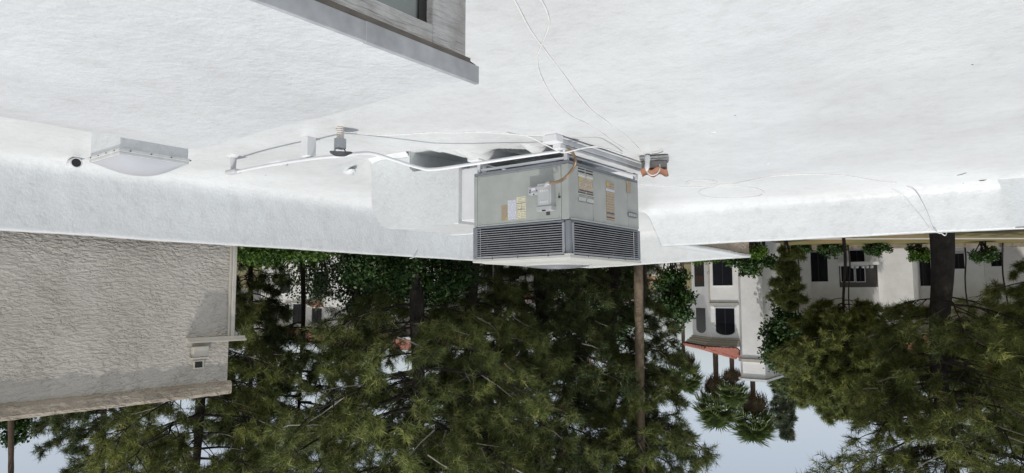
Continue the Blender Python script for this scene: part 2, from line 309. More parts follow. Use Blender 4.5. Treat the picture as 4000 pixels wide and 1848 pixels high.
XX, YY = np.meshgrid(gx, gy, indexing='ij'); ZZ = deck_z(XX, YY)
nx_, ny_ = XX.shape; idx = np.arange(nx_*ny_).reshape(nx_, ny_)
q = np.stack([idx[:-1, :-1], idx[1:, :-1], idx[1:, 1:], idx[:-1, 1:]], -1).reshape(-1, 4)
cxm = (XX[:-1, :-1]+XX[1:, 1:]).ravel()/2; cym = (YY[:-1, :-1]+YY[1:, 1:]).ravel()/2
keep = (cym < PY+0.12) | (cxm > SX-0.12); q = q[keep]
roof = struct(raw('roof', np.stack([XX.ravel(), YY.ravel(), ZZ.ravel()], -1), q, 'foam', smooth=True))
def dz(x, y): return float(deck_z(np.array(x), np.array(y)))

# ---- parapet: one foam-coated upstand with a coved foot, following the roof outline
pp = thing('roof_parapet', (PX, 4, 0), 'white foam coated parapet wall around the roof edge, stepped behind the unit', 'parapet wall')
prof = [(0.62, -0.014), (0.42, 0.002), (0.31, 0.016), (0.235, 0.045), (0.19, 0.085), (0.16, 0.14), (0.135, 0.22), (0.11, 0.32), (0.082, 0.42), (0.056, 0.52), (0.03, 0.62), (0.008, 0.715), (0.002, 0.748), (-0.004, 0.772), (-0.014, 0.783), (-0.05, 0.785), (-0.14, 0.782), (-0.25, 0.778), (-0.272, 0.768), (-0.282, 0.735), (-0.283, 0.70)]
path = [(PX, -6.0), (PX, SY), (SX, SY), (SX, PY), (-7.0, PY)]
hts = [0.83, 0.86, 0.72, 0.66, 0.66]
def sweep(path, hts, prof, res=0.045, amp=0.006):
    P = [Vector((x, y, 0)) for x, y in path]; nseg = len(P)-1; dirs = [(P[i+1]-P[i]).normalized() for i in range(nseg)]
    nrm = [Vector((-d.y, d.x, 0)) for d in dirs]     # left of travel = towards the roof interior
    v = []; f = []; base = 0; npf = len(prof)
    for i in range(nseg):
        n = max(2, int((P[i+1]-P[i]).length/res)); L0 = (P[i+1]-P[i]).length
        mi = (nrm[i-1]+nrm[i]) if i > 0 else nrm[i]*2
        mo = (nrm[i]+nrm[i+1]) if i < nseg-1 else nrm[i]*2
        def mitre(m, nn):
            m = m.normalized(); return m / max(0.2, m.dot(nn))
        ms, me_ = mitre(mi, nrm[i]), mitre(mo, nrm[i])
        for k in range(n+1):
            t = k/n
            for (o, z) in prof:
                a = P[i] + ms*o; b = P[i+1] + me_*o; h = hts[i]*(1-t)+hts[i+1]*t
                zz = z * h/0.785 if z > 0 else z
                pt = a.lerp(b, t); pt.z = zz
                e = amp if o < 0.5 else 0
                q_ = Vector((pt.x*6, pt.y*6, pt.z*6)); d1 = noise.noise(q_) + 0.7*noise.noise(q_*3.1)
                big = 0.012*noise.noise(Vector((pt.x*0.9, pt.y*0.9, 3)))
                if z > 0.3: pt.z += big + 0.004*d1
                pt += nrm[i]*(e*d1 + (big if z > 0.05 else 0)); v.append(tuple(pt))
        for k in range(n):
            for j in range(npf-1):
                q0 = base + k*npf + j; f.append((q0, q0+npf, q0+npf+1, q0+1))
        base += (n+1)*npf
    return v, f
v_, f_ = sweep(path, hts, prof)
raw('foam_face', v_, f_, 'foam_wall', pp, smooth=True, loc=None).matrix_parent_inverse = pp.matrix_world.inverted() if False else Matrix.Translation(Vector((-PX, -4, 0)))
ow = MB()
def wallseg(a, b, c, d, z1): ow.hexa([(*a, GZ-.05), (*b, GZ-.05), (*c, GZ-.05), (*d, GZ-.05), (*a, z1), (*b, z1), (*c, z1), (*d, z1)])
wallseg((PX+.03, -6), (PX+.25, -6), (PX+.25, SY+.25), (PX+.03, SY+.25), 0.77)
wallseg((SX-.25, SY+.03), (PX+.03, SY+.03), (PX+.03, SY+.25), (SX-.25, SY+.25), 0.64)
wallseg((SX-.262, PY+.2), (SX-.03, PY+.2), (SX-.03, SY+.03), (SX-.262, SY+.03), 0.62)
wallseg((-7, PY+.03), (SX-.03, PY+.03), (SX-.03, PY+.2), (-7, PY+.25), 0.60)
o = ow.build('outer_wall', 'stucco_beige', pp); o.matrix_parent_inverse = Matrix.Translation(Vector((-PX, -4, 0)))

# ================================================================== RAISED CLERESTORY (near, with drip edge and window)
RZ = 0.70; RX0, RX1, RY = 1.84, 4.20, 2.10
cl = thing('clerestory', (RX0, RY, 0), 'raised white foam roof block with metal drip edge and old window below', 'clerestory')
def kid(o, par): o.matrix_parent_inverse = Matrix.Translation(-Vector(par.location)); return o
rx = np.arange(RX0, RX1+0.001, 0.04); ry = np.arange(-4.0, RY+0.001, 0.06)
RXX, RYY = np.meshgrid(rx, ry, indexing='ij')
RZZ = RZ + 0.008*np.sin(2.2*RXX+1)*np.sin(1.7*RYY) + 0.004*np.sin(6*RXX+2*RYY) - 0.02*np.clip((RXX-(RX1-0.35))/0.35, 0, 1)**2
n1, n2 = RXX.shape; ii = np.arange(n1*n2).reshape(n1, n2)
kid(raw('roof_surface', np.stack([RXX.ravel(), RYY.ravel(), RZZ.ravel()], -1), np.stack([ii[:-1, :-1], ii[1:, :-1], ii[1:, 1:], ii[:-1, 1:]], -1).reshape(-1, 4), 'foam_grey', cl, True), cl)
kid(B(RX0+.13, RX1-.01, -4, RY-.02, 0.02, RZ-0.06).build('wall', 'white', cl), cl)
de = MB()
prev = -4.0
for yb in (-1.4, 0.95, 1.52, RY+.012):      # overlapping lengths of flashing
    off = 0.003*(len(de.v) // 8 % 2); de.box(RX0-.012-off, RX0+.006, prev, yb, RZ-.062, RZ+.012+off); prev = yb-0.012
kid(de.build('drip_edge', 'flash', cl, bevel=.003), cl)
kid(B(RX0+.02, RX0+.055, -4, RY-.004, RZ-.10, RZ-.064).build('fascia_board', 'barewood', cl), cl)
kid(B(RX0+.058, RX0+.13, -4, RY+.0, RZ-.195, RZ-.085).build('top_rail', 'oldwood', cl, bevel=.006), cl)
post = kid(B(RX0+.052, RX0+.13, 1.905, RY+.004, 0.0, RZ-.10).build('corner_post', 'oldwood', cl, bevel=.008), cl)
kid(B(RX0+.09, RX0+.125, 1.862, 1.906, 0.02, RZ-.195).build('window_frame', 'wframe', cl), cl)
kid(B(RX0+.06, RX0+.13, -4, 1.90, -0.02, 0.10).build('window_sill', 'oldwood', cl, bevel=.006), cl)
kid(B(RX0+.10, RX0+.108, -4, 1.863, 0.10, RZ-.195).build('pane', 'pane', cl), cl)
lf = MB()
for k in range(4):
    c = Vector((RX0+.02+.02*random.random(), RY+.012-.006*k, RZ-.085+.008*k)); a = Vector((random.uniform(-1, 1), random.uniform(-1, 1), .4)).normalized()*.02; b = Vector((random.uniform(-1, 1), random.uniform(-1, 1), .9)).normalized()*.016
    lf.quad(c-a, c-b, c+a, c+b)
kid(lf.build('dead_leaves', 'stain', None), cl)
d_ = bpy.data.objects['dead_leaves']; d_.name = 'leaf_litter'; d_.matrix_parent_inverse = Matrix(); tag(d_, 'few dark dead leaves caught on the drip edge corner', 'leaf litter')

# ================================================================== ROOFTOP UNIT
yaw = R(-1.255); AO = Vector((3.867, 5.904, 0.178))
AA = Vector((math.cos(yaw), math.sin(yaw), 0.009)).normalized(); AB = Vector((-math.sin(yaw), math.cos(yaw), -0.002)); AC_ = AA.cross(AB).normalized(); AB = AC_.cross(AA).normalized()
AM = Matrix(((AA.x, AB.x, AC_.x, AO.x), (AA.y, AB.y, AC_.y, AO.y), (AA.z, AB.z, AC_.z, AO.z), (0, 0, 0, 1)))
WA, WB, HB = 1.281, 1.615, 1.0
ac = thing('air_conditioner', None, 'grey boxy rooftop air conditioner with louvred top half, on legs', 'air conditioner', mw=AM)
LZ = 0.625
MB().box(0, WA, 0, WB, 0.0, 0.032).build('base_pan', 'panel_dk', ac, bevel=.004)
B(0.006, WA-.006, 0.006, WB-.006, 0.032, LZ).build('cabinet', 'panel', ac, bevel=.004)
# service side (y = 0): panels proud of the cabinet, seams between
def pan(name, x0, x1, z0, z1, t=.006, m='panel'): return B(x0, x1, -t+.004, .0055, z0, z1).build(name, m, ac, bevel=.002)
pan('corner_panel', 0.0, .086, .036, LZ-.004); pan('service_panel', .092, 1.226, .05, LZ-.022, .008); pan('corner_panel', 1.232, WA, .036, LZ-.004)
pan('bottom_strip', .092, 1.226, .034, .048, .004); pan('top_strip', .092, 1.226, LZ-.020, LZ-.002, .010)
def pan2(name, y0, y1, z0, z1, t=.006, m='panel'): return B(-t+.004, .0055, y0, y1, z0, z1).build(name, m, ac, bevel=.002)
pan2('corner_panel', 0.004, .497, .036, LZ-.024); pan2('blower_panel', .503, 1.326, .05, LZ-.024, .008); pan2('corner_panel', 1.334, WB-.004, .036, LZ-.024)
pan2('top_strip', .03, WB-.03, LZ-.022, LZ-.002, .012); pan2('bottom_strip', .503, 1.326, .034, .048, .004)
# screws along the strips
def screw(x, y, z, ax):
    m_ = MB(); d = Vector((0, -1, 0)) if ax == 'y' else Vector((-1, 0, 0)); m_.tube([Vector((x, y, z)), Vector((x, y, z)) + d*.006], .006, 6); return m_.build('screw', 'steel', ac)
for x, z in [(.12, .59), (.65, .612), (1.19, .59), (1.2, .08), (.14, .06), (.3, .06), (.65, .06), (1.2, .35)]: screw(x, -.002, z, 'y')
for y, z in [(.2, .612), (.6, .612), (1.1, .612), (1.5, .612), (.1, .05), (.6, .07), (1.0, .07), (1.3, .3)]: screw(-.002, y, z, 'x')
# vents on the short side
def vents(y0, y1, z0, z1, rows):
    n = 2; wv = (y1-y0-.02)/n
    for k in range(n):
        a = y0 + k*(wv+.02); hood = MB()
        hood.prism([(-.004, a, z1), (-.004, a, z1-.012), (-.018, a, z1-.05), (-.004, a, z1-.052)], (0, wv, 0)).build('vent_hood', 'panel', ac, bevel=.002)
        for r in range(rows):
            zz = z0 + .010 + r*.030
            B(-.0065, -.003, a+.006, a+wv-.006, zz, zz+.015).build('vent_slot', 'black', ac)
            B(-.012, -.003, a+.002, a+wv-.002, zz+.016, zz+.026).build('vent_lip', 'lid', ac, bevel=.002)
vents(.185, .495, .045, .165, 3); vents(.187, .508, .30, .42, 1)
# labels
def label_y(x0, x1, z0, z1, m, name='sticker'):
    o = MB().box(0, 1, 0, 1, 0, 1).build(name, m, ac); o.scale = (x1-x0, .0015, z1-z0); o.location = (x0, -.0056, z0); return o
def label_x(y0, y1, z0, z1, m, name='sticker', t=.0015, off=.0056):
    o = MB().box(0, 1, 0, 1, 0, 1).build(name, m, ac); o.scale = (y1-y0, t, z1-z0); o.rotation_euler = (0, 0, R(-90)); o.location = (-off, y1, z0); return o
label_y(.798, .882, .404, .575, 'lab_brown'); label_y(.676, .792, .358, .576, 'lab_white'); label_y(.545, .672, .333, .579, 'lab_yellow')
label_y(.80, .822, .545, .568, 'yellow', 'warning_mark').location.y = -.0066
for x0, x1, z0, z1 in ((.552, .665, .40, .404), (.552, .665, .47, .474), (.607, .611, .404, .47)): label_y(x0, x1, z0, z1, 'navy', 'label_line').location.y = -.0066
label_y(.985, 1.128, .535, .56, 'panel', 'data_plate')
label_x(.20, .495, .135, .322, 'lab_tan'); label_x(.205, .49, .285, .297, 'navy', 'label_bar', off=.0068); label_x(.21, .25, .15, .185, 'yellow', 'warning_mark', off=.0068)
label_x(.793, .983, .12, .565, 'lab_brown', off=.0075); label_x(.80, .976, .525, .538, 'navy', 'label_bar', off=.0088); label_x(.80, .976, .475, .488, 'navy', 'label_bar', off=.0088); label_x(.787, .99, .20, .23, 'lab_white', 'label_strip', off=.0088); label_x(.81, .85, .13, .17, 'yellow', 'warning_mark', off=.0088)
label_x(1.293, 1.408, .045, .19, 'lab_brown', off=.0102); label_x(1.30, 1.33, .05, .075, 'yellow', 'warning_mark', off=.0112)
# oval maker's badge (letters too small to read)
bd = MB(); pr = []
for k in range(28):
    an = 2*math.pi*k/28; c_, s_ = math.cos(an), math.sin(an)
    pr.append((-.008, 1.44 + .132*math.copysign(abs(c_)**.55, c_), .448 + .036*math.copysign(abs(s_)**.55, s_)))
bdg = bd.prism(pr[::-1], (.007, 0, 0)).build('badge', 'badge', ac, bevel=.002)
for k in range(5): B(-.010, -.0078, 1.345+k*.042, 1.372+k*.042, .432, .464).build('badge_letter', 'badge_l', bdg)
# switch box, outlet box, small vent, knob, knock-out ring
sb = B(.165, .338, -.085, -.004, .232, .520).build('switch_box', 'boxgrey', ac, bevel=.004)
B(.158, .345, -.096, -.004, .478, .524).build('box_hood', 'boxgrey', sb, bevel=.004)
B(.183, .322, -.091, -.084, .262, .462).build('box_door', 'boxgrey', sb, bevel=.006)
for z0 in (.30, .42): 
    for k in range(4): B(.20+.027*k, .218+.027*k, -.0935, -.090, z0, z0+.022).build('embossed_mark', 'rail', sb)
B(.23, .275, -.097, -.085, .516, .530).build('latch', 'black', sb)
gb = B(.340, .474, -.06, -.004, .250, .334).build('outlet_box', 'boxgrey', ac, bevel=.004)
B(.378, .432, -.064, -.059, .262, .322).build('outlet_face', 'lab_white', gb, bevel=.003)
for x, z in ((.36, .30), (.447, .29), (.45, .31), (.40, .335)): B(x-.006, x+.006, -.0655, -.0595, z-.006, z+.006).build('outlet_slot', 'black', gb)
for k in range(3): B(.232, .279, -.008, -.003, .530+.013*k, .537+.013*k).build('vent_slot', 'black', ac)
MB().lathe((0, 0, 0), [(.013, 0), (.013, .012), (.008, .018)], 12).build('knob', 'black', ac).matrix_local = Matrix.Translation((.110, -.004, .384)) @ Matrix.Rotation(R(90), 4, 'X')
rg = MB(); rg.tube([Vector((.160+.034*math.cos(a), -.005, .10+.034*math.sin(a))) for a in np.linspace(0, 2*math.pi, 25)], .0035, 6, caps=False).build('knockout_ring', 'panel', ac)
rg = MB(); rg.tube([Vector((.160+.018*math.cos(a), -.005, .10+.018*math.sin(a))) for a in np.linspace(0, 2*math.pi, 25)], .003, 6, caps=False).build('knockout_ring', 'panel', ac)
# louvred top half
B(.05, WA-.05, .05, WB-.05, LZ, HB-.012).build('coil', 'dark', ac)
B(-.004, .052, -.004, .052, LZ+.004, HB-.012).build('corner_column', 'panel_dk', ac, bevel=.012)
for (cx, cy) in ((WA-.05, -.012), (-.012, WB-.05), (WA-.05, WB-.05)): B(cx, cx+.062, cy, cy+.062, LZ+.004, HB-.012).build('corner_column', 'panel_dk', ac, bevel=.01)
NS = 12; z0, z1 = LZ+.040, HB-.036; dzs = (z1-z0)/(NS)
def louvre(side):
    Lw = WA if side == 'y' else WB; a, b = .080, Lw-.040
    def P(u, o, z): return (u, -o, z) if side == 'y' else (-o, u, z)
    def bx(u0, u1, o0, o1, za, zb, nm, m, **k):
        if side == 'y': return B(u0, u1, -o1, -o0, za, zb).build(nm, m, ac, **k)
        return B(-o1, -o0, u0, u1, za, zb).build(nm, m, ac, **k)
    bx(a-.02, b+.02, -.03, .004, LZ+.006, LZ+.026, 'louvre_rail', 'panel_dk', bevel=.003)
    bx(a-.02, b+.02, -.03, .012, HB-.036, HB-.014, 'louvre_rail', 'slat', bevel=.003)
    bx(a-.026, a+.004, -.03, .010, LZ+.028, HB-.036, 'louvre_stile', 'slat', bevel=.004); bx(b-.004, b+.026, -.03, .010, LZ+.028, HB-.036, 'louvre_stile', 'panel_dk', bevel=.004)
    for k in range(NS):
        z = z0 + dzs*k + .004; m_ = MB()
        # blade: bowed lip leaning outward, tapered shut at both ends
        us = [a, a+.05, a+.07] + list(np.linspace(a+.12, b-.12, 5)) + [b-.07, b-.05, b]
        pf = []
        for u in us:
            e = min(1, min(u-a, b-u)/.07); e = .35 + .65*e
            pf.append([P(u, -.032, z-.010), P(u, .012*e-.001, z), P(u, .016*e-.001, z+.002), P(u, .014*e, z+.0085), P(u, -.032, z-.006)])
        i0 = len(m_.v)
        for r_ in pf: m_.v += r_
        for r_ in range(len(us)-1):
            for j in range(5): q0 = r_*5; m_.f.append((q0+j, q0+(j+1) % 5, q0+5+(j+1) % 5, q0+5+j))
        m_.f += [(0, 1, 2, 3, 4), tuple(len(m_.v)-1-i for i in range(5))]
        m_.build('slat', 'slat', ac)
    for u in np.linspace(a+.14, b-.14, 4): bx(u-.003, u+.003, -.02, -.012, LZ+.03, HB-.036, 'slat_wire', 'steel_dk')
louvre('y'); louvre('x')
# lid: folded rim, pressed crown and fan grille
ld = MB(); ov = .012
def ring(o, z): return [(-o, -o, z), (WA+o, -o, z), (WA+o, WB+o, z), (-o, WB+o, z)]
rings = [ring(.0, HB-.008), ring(.014, HB-.006), ring(.016, HB+.024), ring(.010, HB+.032), ring(-.05, HB+.034), ring(-.09, HB+.046), ring(-.15, HB+.05)]
for r_ in rings: ld.v += r_
for k in range(len(rings)-1):
    for j in range(4): ld.f.append((k*4+j, k*4+(j+1) % 4, k*4+4+(j+1) % 4, k*4+4+j))
ld.f += [(3, 2, 1, 0), tuple(len(ld.v)-4+i for i in range(4))]
lid = ld.build('lid', 'lid', ac, bevel=.003)
for x in (.25, .65, 1.0): B(x, x+.012, -.020, -.012, HB-.014, HB+.002).build('lid_clip', 'steel_dk', lid)
for y in (.35, .8, 1.2): B(-.020, -.012, y, y+.012, HB-.014, HB+.002).build('lid_clip', 'steel_dk', lid)
B(-.018, .055, -.019, -.010, HB-.02, HB-.004).build('lid_tab', 'lid', lid, bevel=.002); B(-.0195, -.010, -.018, .06, HB-.02, HB-.004).build('lid_tab', 'lid', lid, bevel=.002)
fc = Vector((WA*.52, WB*.5, HB+.052)); MB().lathe(fc, [(.40, -.01), (.40, .004), (.385, .012), (.37, .004), (.37, -.01)], 40).build('fan_ring', 'lid', lid, True)
MB().lathe(fc, [(.365, -.012), (.365, -.003)], 32).build('fan_well', 'steel_dk', lid)
fg = MB()
for r_ in np.linspace(.05, .37, 10): fg.tube([fc + Vector((r_*math.cos(a), r_*math.sin(a), .012+.03*(1-(r_/.37)**2))) for a in np.linspace(0, 2*math.pi, 33)], .004, 4, caps=False)
for a in np.linspace(0, 2*math.pi, 9)[:-1]: fg.tube([fc + Vector((r_*math.cos(a), r_*math.sin(a), .008+.03*(1-(r_/.37)**2))) for r_ in (0, .12, .25, .38)], .004, 4)
fg.build('fan_grille', 'slat', lid)

# ---- support frame under the unit
sf = thing('equipment_stand', (3.83, 5.6, 0), 'pale painted steel rails and legs carrying the air conditioner', 'stand')
K = lambda o: kid(o, sf)
rlx = 3.79
for k, (w_, za, zb, ox) in enumerate(((.055, .006, .018, .03), (.045, .018, .062, .0), (.075, .062, .072, .012), (.05, .072, .108, -.006), (.085, .108, .118, .016))):
    K(B(rlx-.03-ox, rlx-.03+w_, 5.56+.01*k, 7.50+.03*(k % 2), za, zb).build('rail', 'rail', sf, bevel=.003))
K(B(rlx-.07, rlx+.10, 5.47, 5.60, .0, .075).build('rail_end_block', 'white', sf, bevel=.006)); K(B(rlx-.04, rlx+.05, 5.58, 5.68, .075, .125).build('rail_bracket', 'white', sf, bevel=.004))
for (x, y) in ((3.905, 5.93), (5.10, 5.92), (3.90, 7.46), (5.12, 7.42)):
    K(B(x-.022, x+.022, y-.022, y+.022, dz(x, y)-.02, .178).build('leg', 'rail', sf, bevel=.003))
K(B(5.02, 5.19, 5.80, 6.02, -.29, .052).build('footing', 'white', sf, bevel=.01))
K(B(3.93, 5.08, 5.915, 5.935, .135, .165).build('crossbar', 'white', sf, bevel=.003))
for (a, b) in (((3.905, 5.93, .12), (3.90, 7.46, .12)),): K(MB().tube([a, b], .016, 8).build('crossbar', 'rail', sf))

# ---- foam-covered sleepers that run back under the unit
def mound(name, path, wds, hts_, label, group=None, m='foam_wall'):
    path = [Vector(p) for p in path]; v = []; f = []; n = 12
    for k, p in enumerate(path):
        t = (path[min(k+1, len(path)-1)]-path[max(k-1, 0)]).normalized(); s_ = Vector((t.y, -t.x, 0))
        for j in range(n+1):
            an = math.pi*j/n; w_ = wds[k]; h_ = hts_[k]; nz_ = 0.018*noise.noise(Vector((p.x*7+j, p.y*7, j*.7)))
            v.append(tuple(p + s_*(w_*math.cos(an)) + Vector((0, 0, h_*math.sin(an)**.7 - .02 + nz_))))
    for k in range(len(path)-1):
        for j in range(n): q0 = k*(n+1)+j; f.append((q0, q0+1, q0+n+2, q0+n+1))
    f += [tuple(range(0, n+1))[:4]]
    me = bpy.data.meshes.new(name); o_ = path[0]; me.from_pydata([(a-o_.x, b-o_.y, c-o_.z) for a, b, c in v], [], f); me.polygons.foreach_set('use_smooth', [True]*len(me.polygons)); me.materials.append(M[m])
    o = bpy.data.objects.new(name, me); col.objects.link(o); o.location = o_; return tag(o, label, 'roof sleeper', group)
def mpath(x0, y0, x1, y1, z0, z1, n=9): return [(x0+(x1-x0)*t, y0+(y1-y0)*t, z0+(z1-z0)*t) for t in np.linspace(0, 1, n)]
e = atz(2050, 572); mound('roof_sleeper', mpath(e.x-.05, e.y-.12, e.x+.12, 7.5, -.02, -.16), [.05, .10, .12, .12, .12, .12, .12, .12, .10], [.03, .10, .13, .14, .15, .16, .16, .16, .12], 'lumpy white foam sleeper running under the air conditioner middle')
e = atz(1775, 592); mound('roof_sleeper', mpath(e.x-.04, e.y-.10, 5.12, 7.4, -.02, -.18), [.05, .10, .13, .13, .13, .13, .13, .13, .10], [.03, .09, .12, .16, .17, .18, .18, .18, .12], 'lumpy white foam sleeper between air conditioner and white duct')

# ---- foam-coated duct: out of the unit, round the elbow and down into the roof
DY0, DY1 = 5.99, 7.15
du = thing('supply_duct', (6.2, DY0, 0), 'white foam coated elbow duct beside the air conditioner', 'duct')
KD = lambda o: kid(o, du)
def prof_duct(y, g_=0.0):
    top = .725+g_; r_ = .45; ox = 7.06+g_; ix = 6.36-g_; bot = .03-g_; pts = [(5.56, y, bot), (5.56, y, top), (ox-r_, y, top)]
    for k in range(1, 9):
        a = math.pi/2*(1-k/8); pts.append((ox-r_+r_*math.cos(a), y, top-r_*.92+r_*.92*math.sin(a)))
    pts += [(ox+.015, y, .02), (ox+.05, y, -.35), (ix, y, -.35), (ix, y, bot-.06), (ix-.07, y, bot)]
    return pts
def rough_prism(prof, y0, y1, n, amp):
    """prism with a subdivided, wavy skin"""
    dense = []
    for k in range(len(prof)):
        a, b = Vector(prof[k]), Vector(prof[(k+1) % len(prof)]); m_ = max(1, int((b-a).length/.05))
        for j in range(m_): dense.append(a.lerp(b, j/m_))
    v = []; f = []; nd = len(dense); c0 = sum(dense, Vector())/nd
    for i in range(n+1):
        y = y0 + (y1-y0)*i/n
        for p in dense:
            q_ = Vector((p.x*7, y*7, p.z*7)); d = amp*(noise.noise(q_)+.6*noise.noise(q_*2.7)); o_ = (p-c0); o_.y = 0
            v.append(tuple(Vector((p.x, y, p.z)) + o_.normalized()*d))
    for i in range(n):
        for j in range(nd): a = i*nd+j; b = i*nd+(j+1) % nd; f.append((a, b, b+nd, a+nd))
    m_ = MB(); m_.v = v; m_.f = f; m_.f += [tuple(range(nd)), tuple(range((n+1)*nd-1, n*nd-1, -1))]; return m_
KD(rough_prism(prof_duct(0), DY0, DY1, 22, .006).build('duct_elbow', 'foam_wall', du, bevel=.012))
KD(B(5.10, 5.545, DY0+.05, DY1-.05, .07, .70).build('transition', 'white', du, bevel=.01))
KD(B(5.485, 5.562, DY0-.012, DY1+.012, .045, .742).build('flange', 'foam_wall', du, bevel=.012))
# foam skirt where the duct leg meets the deck
sk = MB(); ns = 18
for k in range(ns+1):
    x = 6.36 + (7.08-6.36)*k/ns; w_ = .28 + .06*noise.noise(Vector((x*5, 0, 0)))
    for j, (o_, h_) in enumerate(((0.004, .075), (.025, .04), (.06, .016), (.10, .002), (.16, -.03))):
        y = DY0 - o_; sk.v.append((x, y, dz(x, y)+h_+.008*noise.noise(Vector((x*9, y*9, 1)))))
for k in range(ns):
    for j in range(4): a = k*5+j; sk.f.append((a, a+5, a+6, a+1))
KD(sk.build('foam_skirt', 'foam_wall', du, True))

# ---- conduit pipe along the roof to the unit
py = 4.085; pz = .19
cp = thing('conduit_pipe', (7.226, py, 0), 'long white conduit pipe raised above the roof, running to the air conditioner', 'pipe')
KP = lambda o: kid(o, cp)
pth = [(7.23, py, pz+.005), (6.5, py, pz+.008), (5.8, py, pz+.03), (5.35, py+.01, pz+.055), (5.1, py+.10, pz+.075), (4.95, py+.45, pz+.06), (4.86, py+.9, pz+.045), (4.72, 5.35, .165), (4.35, 5.62, .19), (4.0, 5.77, .215), (3.89, 5.80, .225)]
pth = [pth[0], pth[1], pth[2], pth[3]] + [tuple(p) for p in (atd(1440, 598, 6.62), atd(1540, 625, 6.75), atd(1640, 656, 6.9), atd(1700, 661, 6.95), atd(1850, 640, 6.98), atd(2050, 610, 6.95), atd(2190, 590, 6.88))]
KP(MB().tube(smooth_path(pth, 6), .018, 8).build('pipe', 'white', cp, True))
KP(MB().tube([(7.226, py, -.01), (7.226, py, .05), (7.226, py, .14), (7.226, py, .19)], [.045, .034, .030, .030], 12).build('riser', 'rail', cp, True))
KP(B(7.12, 7.33, py-.05, py+.05, .165, .215).build('tee_fitting', 'rail', cp, bevel=.018))
KP(MB().tube([(7.226, py, -.02), (7.226, py, .012), (7.226, py, .03)], [.11, .075, .05], 12).build('base_boot', 'foam', cp, True))
tag(B(5.755, 5.86, py-.055, py+.055, dz(5.8, py)-.005, pz+.008).build('support_block', 'white', bevel=.008, origin=(5.806, py, 0)), 'white painted wooden block propping up the conduit pipe', 'block')
# coupling and flexible conduit into the switch box
fx = thing('flexible_conduit', tuple(atd(2200, 588, 6.86)), 'bronze ribbed flexible conduit curving into the switch box', 'conduit')
fp = [atd(2190, 590, 6.88), atd(2212, 582, 6.83), atd(2232, 592, 6.80), atd(2246, 615, 6.80), atd(2247, 640, 6.80), atd(2232, 668, 6.80), atd(2205, 696, 6.80), atd(2180, 710, 6.84), atd(2148, 716, 6.90), atd(2136, 717, 6.94)]
sp = smooth_path(fp, 16); rs = [.0135 + .0045*(i % 2) for i in range(len(sp))]
kid(MB().tube(sp[10:], rs[10:], 10).build('ribbed_hose', 'flex', fx), fx)
kid(MB().tube([fp[0], fp[0].lerp(fp[1], .55), fp[1]], [.024, .028, .022], 10).build('coupling', 'steel', fx, True), fx)
kid(MB().tube([fp[-2], fp[-1], fp[-1] + Vector((.03, .01, .02))], [.02, .022, .02], 10).build('box_connector', 'boxgrey', fx, True), fx)

# ---- small vent cap on its perforated stem
vx, vy = 5.19, 4.00
vc = thing('vent_cap', (vx, vy, 0), 'small grey sheet metal vent with flat dark cap beside the pipe', 'vent')
KV = lambda o: kid(o, vc)
st = MB()
for k in range(6): st.lathe((vx, vy, .002+k*.019), [(.030, 0), (.036, .006), (.036, .012), (.030, .018)], 12)
KV(st.build('threaded_stem', 'rust', vc))
KV(B(vx-.035, vx+.035, vy-.045, vy+.045, .112, .212).build('sleeve', 'steel', vc, bevel=.003))
for s_ in (-1, 1): KV(MB().tube([(vx+s_*.02, vy-s_*.03, .21), (vx+s_*.035, vy-s_*.055, .255)], .006, 6).build('strut', 'steel_dk', vc))
KV(MB().hexa([(vx+.01, vy-.03, .21), (vx+.02, vy-.045, .21), (vx+.03, vy-.06, .255), (vx+.02, vy-.045, .255)] + [(vx+.03, vy-.02, .21), (vx+.04, vy-.035, .21), (vx+.05, vy-.05, .255), (vx+.04, vy-.035, .255)]).build('strap', 'steel', vc))
cpv = MB(); nn = 22
pr1 = []; pr2 = []
for k in range(nn):
    a = 2*math.pi*k/nn; r_ = .105*(1+.10*math.sin(3*a+1)); pr1.append((vx+r_*math.cos(a), vy+r_*math.sin(a), .253+.008*math.sin(2*a))); pr2.append((vx+.06*math.cos(a), vy+.06*math.sin(a), .275))
cpv.v = pr1+pr2+[(p[0], p[1], p[2]-.004) for p in pr1]
cpv.f = [(k, (k+1) % nn, nn+(k+1) % nn, nn+k) for k in range(nn)] + [tuple(range(nn, 2*nn))] + [tuple(range(3*nn-1, 2*nn-1, -1))] + [(2*nn+k, 2*nn+(k+1) % nn, (k+1) % nn, k) for k in range(nn)]
KV(cpv.build('cap', 'steel_dk', vc))

pb_ = rough_prism([(-7.0, 0, -.05), (-7.0, 0, .645), (.27, 0, .65), (.30, 0, .63), (.335, 0, .3), (.40, 0, .06), (.44, 0, -.05)], PY-.34, PY+.10, 14, .007).build('parapet_pier', 'foam_wall', pp, bevel=.02)
pb_.matrix_parent_inverse = Matrix.Translation(Vector((-PX, -4, 0)))

